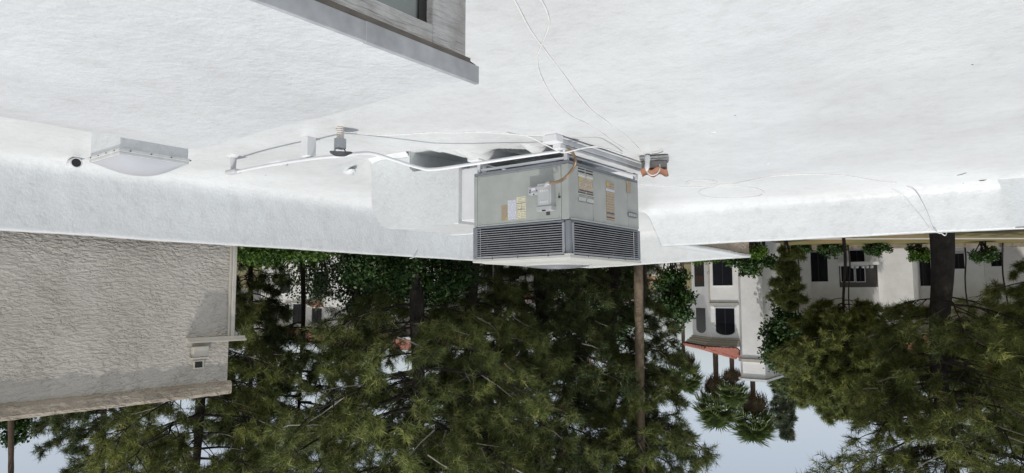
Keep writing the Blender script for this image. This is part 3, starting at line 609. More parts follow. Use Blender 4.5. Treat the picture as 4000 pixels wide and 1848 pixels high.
# ---- skylight and roof drain hood by the far parapet
sz = .35
c0, c1, c2 = atz(470, 582, sz), atz(338, 617, sz), atz(728, 642, sz)
sx0, sx1, sy0, sy1 = c0.x, c0.x+.64, c0.y-.01, c0.y+.60
sk_ = thing('skylight', (sx0, sy0, 0), 'square skylight with bulging frosted dome on a foam curb', 'skylight')
KS = lambda o: kid(o, sk_)
def rough_box(x0, x1, y0, y1, z0, z1, amp):
    pr = [(x0, 0, z0), (x0, 0, z1), (x1, 0, z1), (x1, 0, z0)]; return rough_prism(pr, y0, y1, 16, amp)
KS(rough_box(sx0+.012, sx1-.012, sy0+.012, sy1-.012, -.05, sz-.012, .008).build('curb', 'foam_wall', sk_))
KS(B(sx0-.004, sx1+.004, sy0-.004, sy1+.004, sz-.010, sz+.018).build('lower_frame', 'curb', sk_, bevel=.004)); KS(B(sx0+.004, sx1-.004, sy0+.004, sy1-.004, sz+.0185, sz+.044).build('upper_frame', 'curb', sk_, bevel=.004))
for k in range(4):
    t = .12+.25*k
    KS(B(sx0-.008, sx0-.003, sy0+t*.7, sy0+t*.7+.012, sz, sz+.010).build('rivet', 'steel_dk', sk_)); KS(B(sx0+t*.66, sx0+t*.66+.012, sy0-.008, sy0-.003, sz, sz+.010).build('rivet', 'steel_dk', sk_))
dm = MB(); nd = 22
for i in range(nd+1):
    for j in range(nd+1):
        u, v = i/nd, j/nd; bu, bv = 1-abs(2*u-1)**2.2, 1-abs(2*v-1)**2.2
        dm.v.append((sx0+.016+(sx1-sx0-.032)*u, sy0+.016+(sy1-sy0-.032)*v, sz+.045+.105*(bu*bv)**.75))
for i in range(nd):
    for j in range(nd): a = i*(nd+1)+j; dm.f.append((a, a+nd+1, a+nd+2, a+1))
KS(dm.build('dome', 'dome', sk_, True))
e = atz(300, 612, .0)
rv = thing('roof_vent', (e.x, e.y, 0), 'round dark mouthed foam covered vent pipe lying by the parapet foot', 'vent')
dv = Vector((-.86, -.50, .06)).normalized(); e0 = Vector((e.x, e.y, .07))
dv = (-rt*.75 - fw*.65 + UP*.05).normalized(); RM = Matrix.Translation(e0 - Vector((e.x, e.y, 0))) @ dv.to_track_quat('Z', 'Y').to_matrix().to_4x4() @ Matrix.Scale(.48, 4)
hd = MB(); pf_ = [(.05, -.60), (.095, -.42), (.12, -.2), (.13, -.03), (.127, .0), (.112, .008), (.100, -.005), (.097, -.14)]
for (r_, z_) in pf_:
    for j in range(22): hd.v.append((r_*math.cos(2*math.pi*j/22), r_*math.sin(2*math.pi*j/22), z_))
for k in range(len(pf_)-1):
    for j in range(22): hd.f.append((k*22+j, k*22+(j+1) % 22, k*22+22+(j+1) % 22, k*22+22+j))
hd.build('pipe_hood', 'foam_wall', rv, True).matrix_local = RM
MB().lathe((0, 0, 0), [(.110, -.05), (.110, -.004)], 22).build('dark_mouth', 'black', rv).matrix_local = RM  # black disc stands in for the dark inside of the pipe

# ---- leftover clay tile, mortar block and board by the rail end
tb = atz(2565, 606)
def rotbox(c, ux, hx, hy, z0, z1):
    ux = Vector((*ux, 0)).normalized(); uy = Vector((-ux.y, ux.x, 0)); c = Vector(c)
    p = [c+ux*a*hx+uy*b*hy for a, b in ((-1, -1), (1, -1), (1, 1), (-1, 1))]
    return MB().hexa([(q_.x, q_.y, z0) for q_ in p] + [(q_.x, q_.y, z1) for q_ in p])
tdir = rt*.96 + fw*.28
tcn = tb + fw*.13
tag(rotbox(tcn, (tdir.x, tdir.y), .16, .12, .004, .03).build('board', 'steel', bevel=.003, origin=(tcn.x, tcn.y, 0)), 'grey metal plate lying under the mortar block and clay tile', 'plate')
bk = thing('mortar_block', (tcn.x, tcn.y, .03), 'rough grey mortar block under the clay tile beside the rail', 'block')
kid(rotbox(tcn, (tdir.x, tdir.y), .155, .11, .031, .052).build('slab', 'concrete', bk, bevel=.008), bk); kid(rotbox(tcn, (tdir.x, tdir.y), .14, .095, .0525, .142).build('block', 'concrete', bk, bevel=.012), bk)
ct = MB(); tx = Vector((tdir.x, tdir.y, 0)).normalized(); ty = Vector((-tx.y, tx.x, 0)); nw = 26; tc_ = Vector((tcn.x, tcn.y, .165)) - tx*.0
for s_ in (0, 1):
    for k in range(nw+1):
        u = k/nw; x_ = (u-.5)*.30; z_ = .017*math.sin(u*2*math.pi*2.0+.5)
        for y_ in (-.15, .15): ct.v.append(tuple(tc_ + tx*x_ + ty*y_ + Vector((0, 0, z_ + s_*.014 + y_*.08))))
n2_ = (nw+1)*2
for k in range(nw):
    a = k*2; ct.f.append((a, a+1, a+3, a+2)); b = n2_+a; ct.f.append((b, b+2, b+3, b+1)); ct.f.append((a, a+2, b+2, b)); ct.f.append((a+1, b+1, b+3, a+3))
ct.f += [(0, n2_, n2_+1, 1), (2*nw, 2*nw+1, n2_+2*nw+1, n2_+2*nw)]
tag(ct.build('clay_tile', 'clay', smooth=True, origin=tuple(tc_)), 'wavy terracotta roof tile resting on the grey mortar block', 'roof tile')
lp = [atd(2530, 610, 7.65), atd(2528, 640, 7.6), atd(2527, 668, 7.58), atd(2537, 681, 7.55), atd(2550, 685, 7.55), atd(2567, 678, 7.55), atd(2577, 662, 7.6), atd(2577, 645, 7.66), atd(2570, 630, 7.75), atd(2560, 622, 7.8)]
wl = thing('cable_loop', tuple(lp[0]), 'white cable loop tied in a lump over the clay tile', 'cable')
kid(MB().tube(smooth_path(lp, 8), .007, 8).build('loop', 'cable', wl, True), wl)
tl = [(lp[0].lerp(lp[2], t)) for t in (0, .25, .5, .75, 1)]
kid(MB().tube(tl, [.03, .034, .026, .03, .012], 9).build('tied_lump', 'white', wl, True), wl)

# ---- loose cables on the deck (each its own thing)
def cable(pts, label, r=.006, m='cable', name='cable', k=7, sub=0.0):
    P = [Vector((p.x, p.y, dz(p.x, p.y)+r*.6+sub)) for p in (atz(x, y) for x, y in pts)]
    return tag(MB().tube(smooth_path(P, k), r, 6).build(name, m, smooth=True, origin=tuple(P[0])), label, 'cable')
cable([(1985, -40), (2020, 20), (2070, 110), (2130, 195), (2200, 290), (2250, 360), (2310, 430), (2370, 475), (2440, 530), (2500, 590), (2532, 625)], 'straighter thin white cable crossing the open roof to the clay tile', .0055)
cable([(2085, -40), (2130, 30), (2145, 90), (2125, 150), (2100, 215), (2105, 270), (2130, 330), (2175, 400), (2230, 450), (2290, 480), (2350, 520), (2400, 560), (2450, 590), (2500, 615)], 'wavering thin white cable meandering over the roof to the rail', .0055)
cable([(1395, 520), (1480, 526), (1560, 525), (1680, 518), (1780, 518), (1860, 514), (1950, 518), (2040, 524), (2120, 528), (2165, 536)], 'thin white cable running from vent cap to the rail end block', .006)
cable([(2500, 718), (2560, 722), (2650, 727), (2740, 728), (2800, 722), (2860, 718), (2920, 704), (2970, 692), (3030, 682), (3110, 677), (3180, 676), (3280, 683), (3350, 694), (3440, 710), (3500, 714)], 'thin cable snaking across the roof past the clay tile to the parapet', .008)
def ellipse(cx, cy, ax, ay, n=22): return [(cx+ax*math.cos(a), cy+ay*math.sin(a)) for a in np.linspace(0.3, 2*math.pi+.1, n)]
cable(ellipse(2742, 712, 60, 10), 'smaller flat loop of cable lying near the clay tile', .007, k=3)
cable(ellipse(2857, 750, 128, 25), 'larger flat loop of cable lying by the parapet foot', .007, k=3)
# cable climbing over the parapet, and a thin slack wire beside it
def on_par(x, y, off=.02):
    c = atY(x, y, PY); t = max(0, min(1, c.z/.66)); zz = np.interp(c.z, [0, .013, .038, .071, .118, .185, .27, .353, .437, .52, .60, .65], [.45, .31, .235, .19, .16, .135, .11, .082, .056, .03, .008, 0])
    return atY(x, y, PY-float(zz)-off)
P = [on_par(*p) for p in ((3500, 716), (3540, 728), (3575, 750), (3600, 790), (3620, 830), (3635, 870), (3645, 895), (3655, 904))]
P.append(Vector((P[-1].x-.05, PY+.14, .67))); P.append(Vector((P[-1].x-.06, PY+.31, .60))); P.append(Vector((P[-1].x-.0, PY+.33, -.4)))
tag(MB().tube(smooth_path(P, 6), .0075, 6).build('cable', 'cable', smooth=True, origin=tuple(P[0])), 'white cable climbing up and over the parapet near the pine trunk', 'cable')
P = [on_par(*p, .012) for p in ((3465, 725), (3500, 752), (3560, 805), (3600, 850), (3630, 893))]
tag(MB().tube(smooth_path(P, 6), .0028, 6).build('wire', 'cable', smooth=True, origin=tuple(P[0])), 'fine slack wire beside the cable on the parapet face', 'wire')
P = [atX(1660, 905, PX-.06), atX(1640, 955, PX-.02), atX(1622, 1000, PX-.02), atX(1600, 1010, PX+.05)]
tag(MB().tube(smooth_path(P, 6), .006, 6).build('wire', 'cable', smooth=True, origin=tuple(P[0])), 'short white wire hanging over the parapet beyond the duct', 'wire')
# white wire that loops from the deck round the pipe coupling
P = [atz(1980, 520, .02), atd(2060, 532, 6.7), atd(2120, 560, 6.75), atd(2170, 585, 6.80), atd(2200, 596, 6.78), atd(2240, 588, 6.76), atd(2300, 575, 6.76), atd(2350, 576, 6.82), atz(2430, 600, .02)]
tag(MB().tube(smooth_path(P, 7), .007, 6).build('wire', 'cable', smooth=True, origin=tuple(P[0])), 'white wire draped over the rail and round the pipe coupling', 'wire')

# ---- lumps and crumbs of foam and dark debris on the deck
def lump(x, y, r_, label, m='foam_wall', flat=.5, name='foam_lump', cat='foam lump', group=None, z=None):
    c = atz(x, y); n, mm = 12, 6; lb = MB()
    for j in range(mm+1):
        ph = math.pi/2*j/mm
        for k in range(n):
            a = 2*math.pi*k/n; d = 1+.45*noise.noise(Vector((x*.1+math.cos(a)*1.5, y*.1+math.sin(a)*1.5, j*.6)))
            lb.v.append((c.x+r_*d*math.cos(ph)*math.cos(a), c.y+.8*r_*d*math.cos(ph)*math.sin(a), dz(c.x, c.y)-.004+r_*flat*d*math.sin(ph)))
    for j in range(mm):
        for k in range(n): a = j*n+k; b = j*n+(k+1) % n; lb.f.append((a, b, b+n, a+n))
    return tag(lb.build(name, m, smooth=True, origin=(c.x, c.y, 0)), label, cat, group)
lump(1095, 636, .13, 'ragged white foam lump behind the conduit pipe', flat=.3)
lump(1362, 690, .11, 'ragged white foam lump between pipe and duct', flat=.5)
for (x, y, r_) in ((1038, 684, .02), (1045, 658, .014), (1342, 765, .014), (1358, 772, .014), (1405, 783, .016), (1420, 783, .014), (2872, 448, .015), (3800, 250, .016), (2660, 700, .015), (2632, 790, .014), (1990, 68, .012), (705, 582, .028)):
    lump(x, y, r_, 'tiny dark speck of debris on the white roof', 'stain', .3, 'debris', 'debris', 'dark specks scattered on the roof')
for (x, y, r_, lb) in ((3838, 703, .05, 'larger brown dead leaf scrap by the parapet pier'), (3862, 712, .03, 'smaller brown dead leaf scrap touching the pier corner')):
    lump(x, y, r_, lb, 'stain', .25, 'leaf_scrap', 'leaf litter', 'leaf scraps by the parapet pier')
for (x, y, lb) in ((2790, 520, 'pale foam crumb out on the open roof past the clay tile'), (3000, 637, 'pale foam crumb beside the long snaking cable'), (2620, 762, 'pale foam crumb between cable and parapet step')):
    lump(x, y, .04, lb, 'foam', .35, 'foam_crumb', 'foam crumb', 'pale foam crumbs on the roof')
# twigs
for (xa, ya, xb, yb, lb) in ((3740, 685, 3775, 675, 'short dry twig near the parapet pier'), (3715, 725, 3765, 715, 'dry twig at the parapet foot near the pier'), (2545, 602, 2590, 592, 'dry twig beside the mortar block')):
    a, b = atz(xa, ya, .01), atz(xb, yb, .012)
    tag(MB().tube([a, a.lerp(b, .5)+Vector((0, .01, .004)), b], .006, 5).build('twig', 'twig', origin=tuple(a)), lb, 'twig', 'dry twigs on the roof')
# dark disc standing in for the dark opening on the low pier top
so_ = atY(3996, 889, PY-.16)
tag(MB().lathe((so_.x, so_.y, .648), [(.085, 0), (.085, .016), (.07, .018), (.06, .008)], 18).build('opening_disc', 'steel_dk', origin=(so_.x, so_.y, .648)), 'low dark disc standing for the opening in the parapet pier top', 'opening disc')

# ================================================================== STUCCO BUILDING next door
STX = 9.86; STY = 5.60
sb_ = thing('stucco_building', (STX, STY, GZ), 'tall grey trowelled stucco wall with tan cornice rising behind the parapet', 'building')
KB = lambda o: kid(o, sb_)
KB(B(STX, STX+5, -8, STY, GZ-.05, 2.90).build('wall', 'stucco', sb_))
cn = MB(); cpf = [(STX+.01, 0, 2.875), (STX-.028, 0, 2.885), (STX-.05, 0, 2.93), (STX-.055, 0, 3.03), (STX-.03, 0, 3.075), (STX+.06, 0, 3.09), (STX+.4, 0, 3.08), (STX+.4, 0, 2.875)]
KB(rough_prism(cpf, -8, STY+.05, 180, .010).build('cornice', 'stucco_tan', sb_))
KB(B(STX-.06, STX+.02, STY+.002, STY+.062, -1.5, 2.215).build('corner_trim', 'cream', sb_, bevel=.01)); KB(B(STX-.035, STX-.001, STY-.035, STY+.0, -1.5, 2.215).build('corner_trim', 'cream', sb_, bevel=.006))
ldg = [(STX-.001, 0, 2.205), (STX-.06, 0, 2.205), (STX-.085, 0, 2.235), (STX-.115, 0, 2.25), (STX-.118, 0, 2.275), (STX-.001, 0, 2.285)]
KB(MB().prism([(a, 4.93, c) for a, b, c in ldg], (0, .90, 0)).build('ledge', 'cream', sb_, bevel=.004))
fx_ = KB(B(STX-.085, STX-.001, 5.02, 5.25, 2.335, 2.485).build('wall_fixture', 'cream', sb_, bevel=.008)); 
KB(B(STX-.10, STX-.001, 5.0, 5.25, 2.488, 2.512).build('fixture_cap', 'cream', sb_, bevel=.004))
KB(B(STX-.004, STX+.01, 5.08, 5.20, 2.555, 2.645).build('vent_opening', 'black', sb_))
for a in ((5.065, 5.08, 2.54, 2.66), (5.20, 5.215, 2.54, 2.66), (5.08, 5.20, 2.54, 2.555), (5.08, 5.20, 2.645, 2.66)): KB(B(STX-.02, STX-.001, *a).build('vent_frame', 'cream', sb_))

exec_marker = True
# ================================================================== FAR BUILDINGS (walls parallel to this roof's parapets)
def far_thing(name, px, py_, dep, label, cat): p = atd(px, py_, dep); return thing(name, (p.x, p.y, GZ), label, cat)
def zat(y, dep): return EYE.z + (y-1157)/FPX*dep*1.0
def Xat(x, Y): return atY(x, 1157, Y).x
def zY(x, y, Y): return atY(x, y, Y).z
def window(par, x0, x1, y0, y1, Y, arch=False, m='window', frame='white', rec=.10, sill=True):
    """picture corners on the wall plane Y -> recessed pane with a reveal frame"""
    a, b = Xat(x0, Y), Xat(x1, Y); a, b = min(a, b), max(a, b); z0_, z1_ = zY((x0+x1)/2, y0, Y), zY((x0+x1)/2, y1, Y)
    if arch:
        r_ = (b-a)/2; pts = [(a, Y-.02, z0_), (b, Y-.02, z0_)] + [(a+r_+r_*math.cos(t), Y-.02, z1_-r_*.45+r_*.45*math.sin(t)) for t in np.linspace(0, math.pi, 11)]
    else: pts = [(a, Y-.02, z0_), (b, Y-.02, z0_), (b, Y-.02, z1_), (a, Y-.02, z1_)]
    o = kid(MB().prism(pts, (0, .03, 0)).build('window', m, par), par)
    fr = MB(); t = .05
    fr.box(a-t, a, Y-.06, Y+.0, z0_, z1_-(.45*(b-a)/2 if arch else 0)); fr.box(b, b+t, Y-.06, Y, z0_, z1_-(.45*(b-a)/2 if arch else 0))
    if not arch: fr.box(a-t, b+t, Y-.06, Y, z1_, z1_+t)
    else:
        r_ = (b-a)/2; fr.tube([(a+r_+(r_+.02)*math.cos(q_), Y-.03, z1_-r_*.45+(r_+.02)*.45*math.sin(q_)) for q_ in np.linspace(0, math.pi, 11)], .035, 6)
    if sill: fr.box(a-.1, b+.1, Y-.10, Y, z0_-.08, z0_)
    fr.build('frame', frame, o)
    mm = MB().box((a+b)/2-.02, (a+b)/2+.02, Y-.035, Y-.02, z0_, z1_-.02); mm.build('mullion', 'wframe', o)
    return o
TILE = None
def tiles(par, a, b, c, d, nu, nv, name='roof_tile', m='roofclay'):
    """barrel tiles laid on the slope a-b (eave) to d-c (ridge); alike tiles share one mesh"""
    a, b, c, d = map(Vector, (a, b, c, d)); me = None
    for i in range(nv):
        for j in range(nu):
            u = (j+.5)/nu; v0, v1 = i/nv, (i+1.12)/nv
            p0_ = a.lerp(b, u).lerp(d.lerp(c, u), v0); p1_ = a.lerp(b, u).lerp(d.lerp(c, u), min(1.02, v1))
            ax = (p1_-p0_); L_ = ax.length; ax.normalize(); side = (b-a).normalized(); nrm_ = side.cross(ax).normalized()
            if nrm_.z < 0: nrm_ = -nrm_
            wv = (b-a).length*(1-v0)/nu/2 + (c-d).length*v0/nu/2
            if me is None:
                t_ = MB(); ns_ = 6
                for s_, rr in ((0, 1.0), (1, .88)):
                    for k in range(ns_+1):
                        an = math.pi*k/ns_; t_.v.append((rr*math.cos(an), s_, rr*.75*math.sin(an)))
                for k in range(ns_): t_.f.append((k, k+1, k+ns_+2, k+ns_+1))
                t_.f.append(tuple(range(ns_, -1, -1)))
                me = bpy.data.meshes.new(name); me.from_pydata(t_.v, [], t_.f); me.materials.append(M[m]); me.polygons.foreach_set('use_smooth', [True]*len(me.polygons))
            o = bpy.data.objects.new(name, me); col.objects.link(o)
            j_ = random.uniform(-.02, .02)
            p0_ = p0_ + nrm_*(.07+j_*.5); ax = (p1_ + nrm_*.0 - p0_).normalized()
            mw = Matrix(((side.x*wv*.98, ax.x*L_, nrm_.x*wv*.98, p0_.x), (side.y*wv*.98, ax.y*L_, nrm_.y*wv*.98, p0_.y), (side.z*wv*.98, ax.z*L_, nrm_.z*wv*.98, p0_.z), (0, 0, 0, 1)))
            o.parent = par; o.matrix_parent_inverse = Matrix(); o.matrix_basis = Matrix.Translation(-Vector(par.location)) @ mw

# ---- white tower house with octagonal bay
TY = atd(2830, 1157, 52).y
tw = thing('tower_house', (Xat(2830, TY), TY, GZ), 'white stucco house with bay windows, red tiled eaves and square tower', 'house')
KT = lambda o: kid(o, tw)
x775, x885, x905, x990 = (Xat(p, TY) for p in (2775, 2885, 2905, 2990))   # decreasing X towards the picture's far side
fz = lambda y: zY(2830, y, TY)
bw = x775 - x885; sd = bw*1.2
# bay: front face, angled face
KT(MB().prism([(x885, TY, GZ), (x775, TY, GZ), (x775+sd*1.0, TY+sd, GZ), (x775+sd*1.0, TY+7, GZ), (x885, TY+7, GZ)], (0, 0, fz(1335)-GZ)).build('bay_wall', 'stucco_white', tw))
# square tower, slightly proud, with chamfered corner
ch = x885-x905
KT(MB().prism([(x990, TY-.6, GZ), (x905, TY-.6, GZ), (x885, TY-.6+ch*1.6, GZ), (x885, TY+4, GZ), (x990, TY+4, GZ)], (0, 0, fz(1398)-GZ)).build('tower_wall', 'stucco_white', tw))
KT(MB().prism([(x990-.12, TY-.72, 0), (x905+.05, TY-.72, 0), (x885+.12, TY-.6+ch*1.4, 0), (x885+.12, TY+4.1, 0), (x990-.12, TY+4.1, 0)], (0, 0, .22)).build('tower_band', 'cream', tw)); bpy.data.objects['tower_band'].location.z += fz(1394)
KT(MB().prism([(x990, TY-.6, 0), (x905, TY-.6, 0), (x885, TY-.6+ch*1.6, 0), (x885, TY+4, 0), (x990, TY+4, 0)], (0, 0, fz(1468)-fz(1402))).build('tower_top', 'stucco_white', tw)); bpy.data.objects['tower_top'].location.z += fz(1402)
KT(MB().prism([(x990-.15, TY-.75, 0), (x905+.05, TY-.75, 0), (x885+.15, TY-.6+ch*1.4, 0), (x885+.15, TY+4.1, 0), (x990-.15, TY+4.1, 0)], (0, 0, .15)).build('tower_coping', 'white', tw)); bpy.data.objects['tower_coping'].location.z += fz(1468)
for px in (2930, 2966):
    xx = Xat(px, TY); KT(B(xx-.28, xx+.28, TY+.4, TY+.8, fz(1474), fz(1484)).build('chimney_cap', 'steel_dk', tw, bevel=.02))
# windows
window(tw, 2787, 2864, 1012, 1115, TY); window(tw, 2794, 2868, 1204, 1310, TY, arch=True)
# lintel band
KT(B(x885, x775+.05, TY-.10, TY-.001, fz(1184), fz(1192)).build('string_course', 'cream', tw)); KT(B(x885+.1, x775-.05, TY-.07, TY-.001, fz(1194), fz(1201)).build('string_course', 'white', tw))
# angled-face windows
dirv = Vector((sd*1.0, sd, 0)).normalized(); nv_ = Vector((dirv.y, -dirv.x, 0))
def ang_win(t0, t1, y0, y1, arch):
    a = Vector((x775, TY, 0)) + dirv*t0*sd*1.41 + nv_*.02; b = Vector((x775, TY, 0)) + dirv*t1*sd*1.41 + nv_*.02; z0_, z1_ = fz(y0), fz(y1)
    pts = [a+UP*z0_, b+UP*z0_]
    if arch:
        for q_ in np.linspace(0, math.pi, 9): pts.append(a.lerp(b, .5+.5*math.cos(q_)) + UP*(z1_-.35+.35*math.sin(q_)))
    else: pts += [b+UP*z1_, a+UP*z1_]
    KT(MB().prism(pts, nv_*-.05).build('window', 'window', tw))
ang_win(.30, .82, 1012, 1118, False); ang_win(.28, .78, 1206, 1308, True)
KT(MB().tube([(x775+.08, TY-.03, fz(1000)), (x775+.08, TY-.03, fz(1200))], .05, 8).build('downpipe', 'cream', tw)); KT(B(x775+.0, x775+.2, TY-.10, TY-.005, fz(1060), fz(1072)).build('lamp_box', 'boxgrey', tw))
# layered eave cornice and tiled hip roof
A_ = Vector((x885, TY, 0)); B_ = Vector((x775, TY, 0)); C_ = Vector((x775+sd*1.0, TY+sd, 0)); D_ = Vector((x775+sd*1.0, TY+6.5, 0))
for k, (ov_, za, zb) in enumerate(((.12, 1322, 1330), (.28, 1330, 1338), (.46, 1338, 1346), (.60, 1346, 1351))):
    e1 = A_ + Vector((0, -ov_, 0)); e2 = B_ + Vector((ov_*.35, -ov_, 0)); e3 = C_ + Vector((ov_*1.0, -ov_*.2, 0)); e4 = D_ + Vector((ov_, 0, 0)); e5 = Vector((x885, TY+6.5, 0))
    o = KT(MB().prism([e1, e2, e3, e4, e5], (0, 0, fz(zb)-fz(za))).build('eave_cornice', 'cream', tw)); o.location.z += fz(za)
ez = fz(1351); rz_ = fz(1398); e1 = A_ + Vector((0, -.72, ez)); e2 = B_ + Vector((.25, -.72, ez)); e3 = C_ + Vector((.75, -.15, ez)); rA = Vector((x885, TY+1.8, rz_)); rB = Vector((x775-bw*.55, TY+1.8, rz_)); rC = Vector((x775-bw*.3, TY+2.6, rz_))
e4 = D_ + Vector((.75, 0, ez))
KT(MB().poly([e1, e2, rB, rA]).poly([e2, e3, rB]).poly([e3, e4, rB]).poly([rA, rB, e4]).build('roof_slope', 'barewood', tw))  # dark underlay imitates the shade in the gaps between tiles
tiles(tw, e1, e2, rB, rA, 9, 6); tiles(tw, e2, e3, rB + (e3-e2)*.06, rB, 7, 7); tiles(tw, e3, e4, rB+(e4-e3)*.06, rB, 14, 7)
KT(MB().tube([e2+UP*.1, rB+UP*.1], .14, 8).build('hip_ridge', 'roofclay', tw)); KT(MB().tube([e3+UP*.1, rB+UP*.1], .14, 8).build('hip_ridge', 'roofclay', tw))

# ---- long white wing behind the near pine, stepped blocks
WY = TY + 5
wg = thing('white_wing', (Xat(3400, WY), WY, GZ), 'long low white house wing in tree shade behind the lawn', 'house')
KW = lambda o: kid(o, wg)
def blk(xa, xb, Y, ytop, dep=5, nm='wall'):
    a, b = Xat(xb, Y), Xat(xa, Y); return KW(B(a, b, Y, Y+dep, GZ-.05, zY((xa+xb)/2, ytop, Y)).build(nm, 'stucco_white', wg))
def Yd(px, dep): return atd(px, 1157, dep).y
W1, W2, W3, W4, W5 = Yd(3060, 60), Yd(3270, 57.5), Yd(3480, 55.5), Yd(3660, 57), Yd(3960, 54.5)
blk(2960, 3170, W1, 1330); blk(3110, 3430, W2, 1300); blk(3385, 3570, W3, 1330); blk(3500, 3850, W4, 1300); blk(3780, 4250, W5, 1330); blk(4200, 4800, W5-5, 1330)
window(wg, 2990, 3065, 985, 1110, W1); window(wg, 3165, 3238, 985, 1100, W2); window(wg, 3080, 3105, 1010, 1100, W1)
KW(B(Xat(3432, W2), Xat(3282, W2), W2-.016, W2+.02, zY(3360, 1036, W2), zY(3360, 1122, W2)).build('porch_shade_plate', 'porch', wg)); window(wg, 3290, 3340, 1040, 1100, W2); window(wg, 3348, 3382, 1040, 1100, W2); window(wg, 3325, 3384, 978, 1022, W2)  # flat dark plate on the wall imitates the shaded porch
window(wg, 3580, 3642, 985, 1117, W4); window(wg, 3730, 3775, 990, 1050, W4); window(wg, 3800, 3850, 990, 1035, W5); window(wg, 3880, 3925, 985, 1040, W5)
def slope(par, xa, xb, Y, ye, yr, dep=4.5, nu=40, nv=1, ov=.6):
    """roof slope with corrugated rows of barrel tile (too far off to tell tiles apart)"""
    a, b = Xat(xb, Y-ov), Xat(xa, Y-ov); ze = zY((xa+xb)/2, ye, Y-ov); zr = zY((xa+xb)/2, yr, Y+dep); m_ = MB(); n = max(4, int((b-a)/.14))
    for k in range(n+1):
        x = a+(b-a)*k/n; h = .05*(k % 2); m_.v += [(x, Y-ov, ze+h), (x, Y+dep, zr+h), (x, Y-ov, ze-.12)]
    for k in range(n): i = k*3; m_.f += [(i, i+3, i+4, i+1), (i+2, i+5, i+3, i)]
    m_.f.append((0, 1, n*3+1, n*3)) if False else None
    return kid(m_.build('roof', 'roofclay', par), par)
slope(wg, 3100, 3440, W2, 1302, 1385); slope(wg, 3380, 3580, W3, 1332, 1410); slope(wg, 3490, 3860, W4, 1302, 1400); slope(wg, 3770, 4260, W5, 1332, 1420)
for px in (3330, 3348, 3372, 3388, 3405):
    c = atY(px, 1042, W2-.4); o = KW(MB().lathe((c.x, c.y, c.z), [(.02, -.14), (.10, -.10), (.14, 0), (.10, .10), (.02, .14)], 10).build('globe_lamp', 'white', wg, True))
KW(B(Xat(3440, W2-.4), Xat(3280, W2-.4), W2-.55, W2-.4, zY(3360, 1024, W2-.4), zY(3360, 1036, W2-.4)).build('porch_beam', 'stucco_white', wg))
# low kerb of brick along the lawn in front of the wing
kb = MB(); ka = atd(2950, 966, 56.5); kb_ = atd(4400, 960, 51.5)
kdir = (Vector((kb_.x, kb_.y, 0))-Vector((ka.x, ka.y, 0))).normalized(); kn = Vector((-kdir.y, kdir.x, 0)); A2 = Vector((ka.x, ka.y, GZ)); B2 = Vector((kb_.x, kb_.y, GZ))
tag(MB().hexa([A2, B2, B2+kn*.25, A2+kn*.25, A2+UP*.3, B2+UP*.3, B2+kn*.25+UP*.3, A2+kn*.25+UP*.3]).build('garden_kerb', 'stucco_tan', origin=tuple(A2)), 'low tan garden kerb at the foot of the white wing', 'kerb')

# ---- white villa behind the middle trees
VY = atd(1300, 1157, 42).y
vl = thing('white_villa', (Xat(1300, VY), VY, GZ), 'two storey white villa with red awnings glimpsed through the pine branches', 'house')
KL = lambda o: kid(o, vl)
KL(B(Xat(1560, VY), Xat(1020, VY), VY, VY+6, GZ-.05, zY(1300, 1305, VY)).build('wall', 'stucco_white', vl))
KL(B(Xat(1700, VY+1.5), Xat(1540, VY+1.5), VY+1.5, VY+6, GZ-.05, zY(1600, 1300, VY+1.5)).build('wall', 'stucco_white', vl))
for q_ in ((1095, 1135, 1070, 1145), (1225, 1282, 1060, 1150), (1120, 1135, 1190, 1260), (1148, 1190, 1188, 1265), (1222, 1262, 1204, 1262), (1388, 1445, 1190, 1280), (1380, 1430, 1050, 1130), (1480, 1520, 1206, 1270), (1050, 1075, 1190, 1260)): window(vl, *q_, VY)
def awning(par, xa, xb, y0, y1, Y):
    a, b = Xat(xb, Y), Xat(xa, Y); z0_, z1_ = zY((xa+xb)/2, y0, Y), zY((xa+xb)/2, y1, Y); m_ = MB(); n = 14
    for k in range(n+1):
        x = a+(b-a)*k/n; h = .03*(k % 2); m_.v += [(x, Y-.55, z0_+h), (x, Y-.002, z1_+h)]
    for k in range(n): i = k*2; m_.f.append((i, i+2, i+3, i+1))
    kid(m_.build('tile_awning', 'roofclay', par), par)
awning(vl, 1218, 1266, 1178, 1202, VY); awning(vl, 1475, 1525, 1180, 1204, VY)
slope(vl, 1010, 1575, VY, 1304, 1345, 3.5); slope(vl, 1530, 1720, VY+1.5, 1298, 1340, 3.5)
# ---- smaller white house with arched window, seen above the unit
HY = atd(1900, 1157, 44).y
hs = thing('arched_window_house', (Xat(1900, HY), HY, GZ), 'white house with tall arched window seen just over the air conditioner', 'house')
kid(B(Xat(2060, HY), Xat(1845, HY), HY, HY+5, GZ-.05, zY(1900, 1145, HY)).build('wall', 'stucco_white', hs), hs)
window(hs, 1884, 1926, 1000, 1118, HY, arch=True); slope(hs, 1835, 2075, HY, 1146, 1172, 3)
window(hs, 1990, 2030, 1010, 1090, HY)
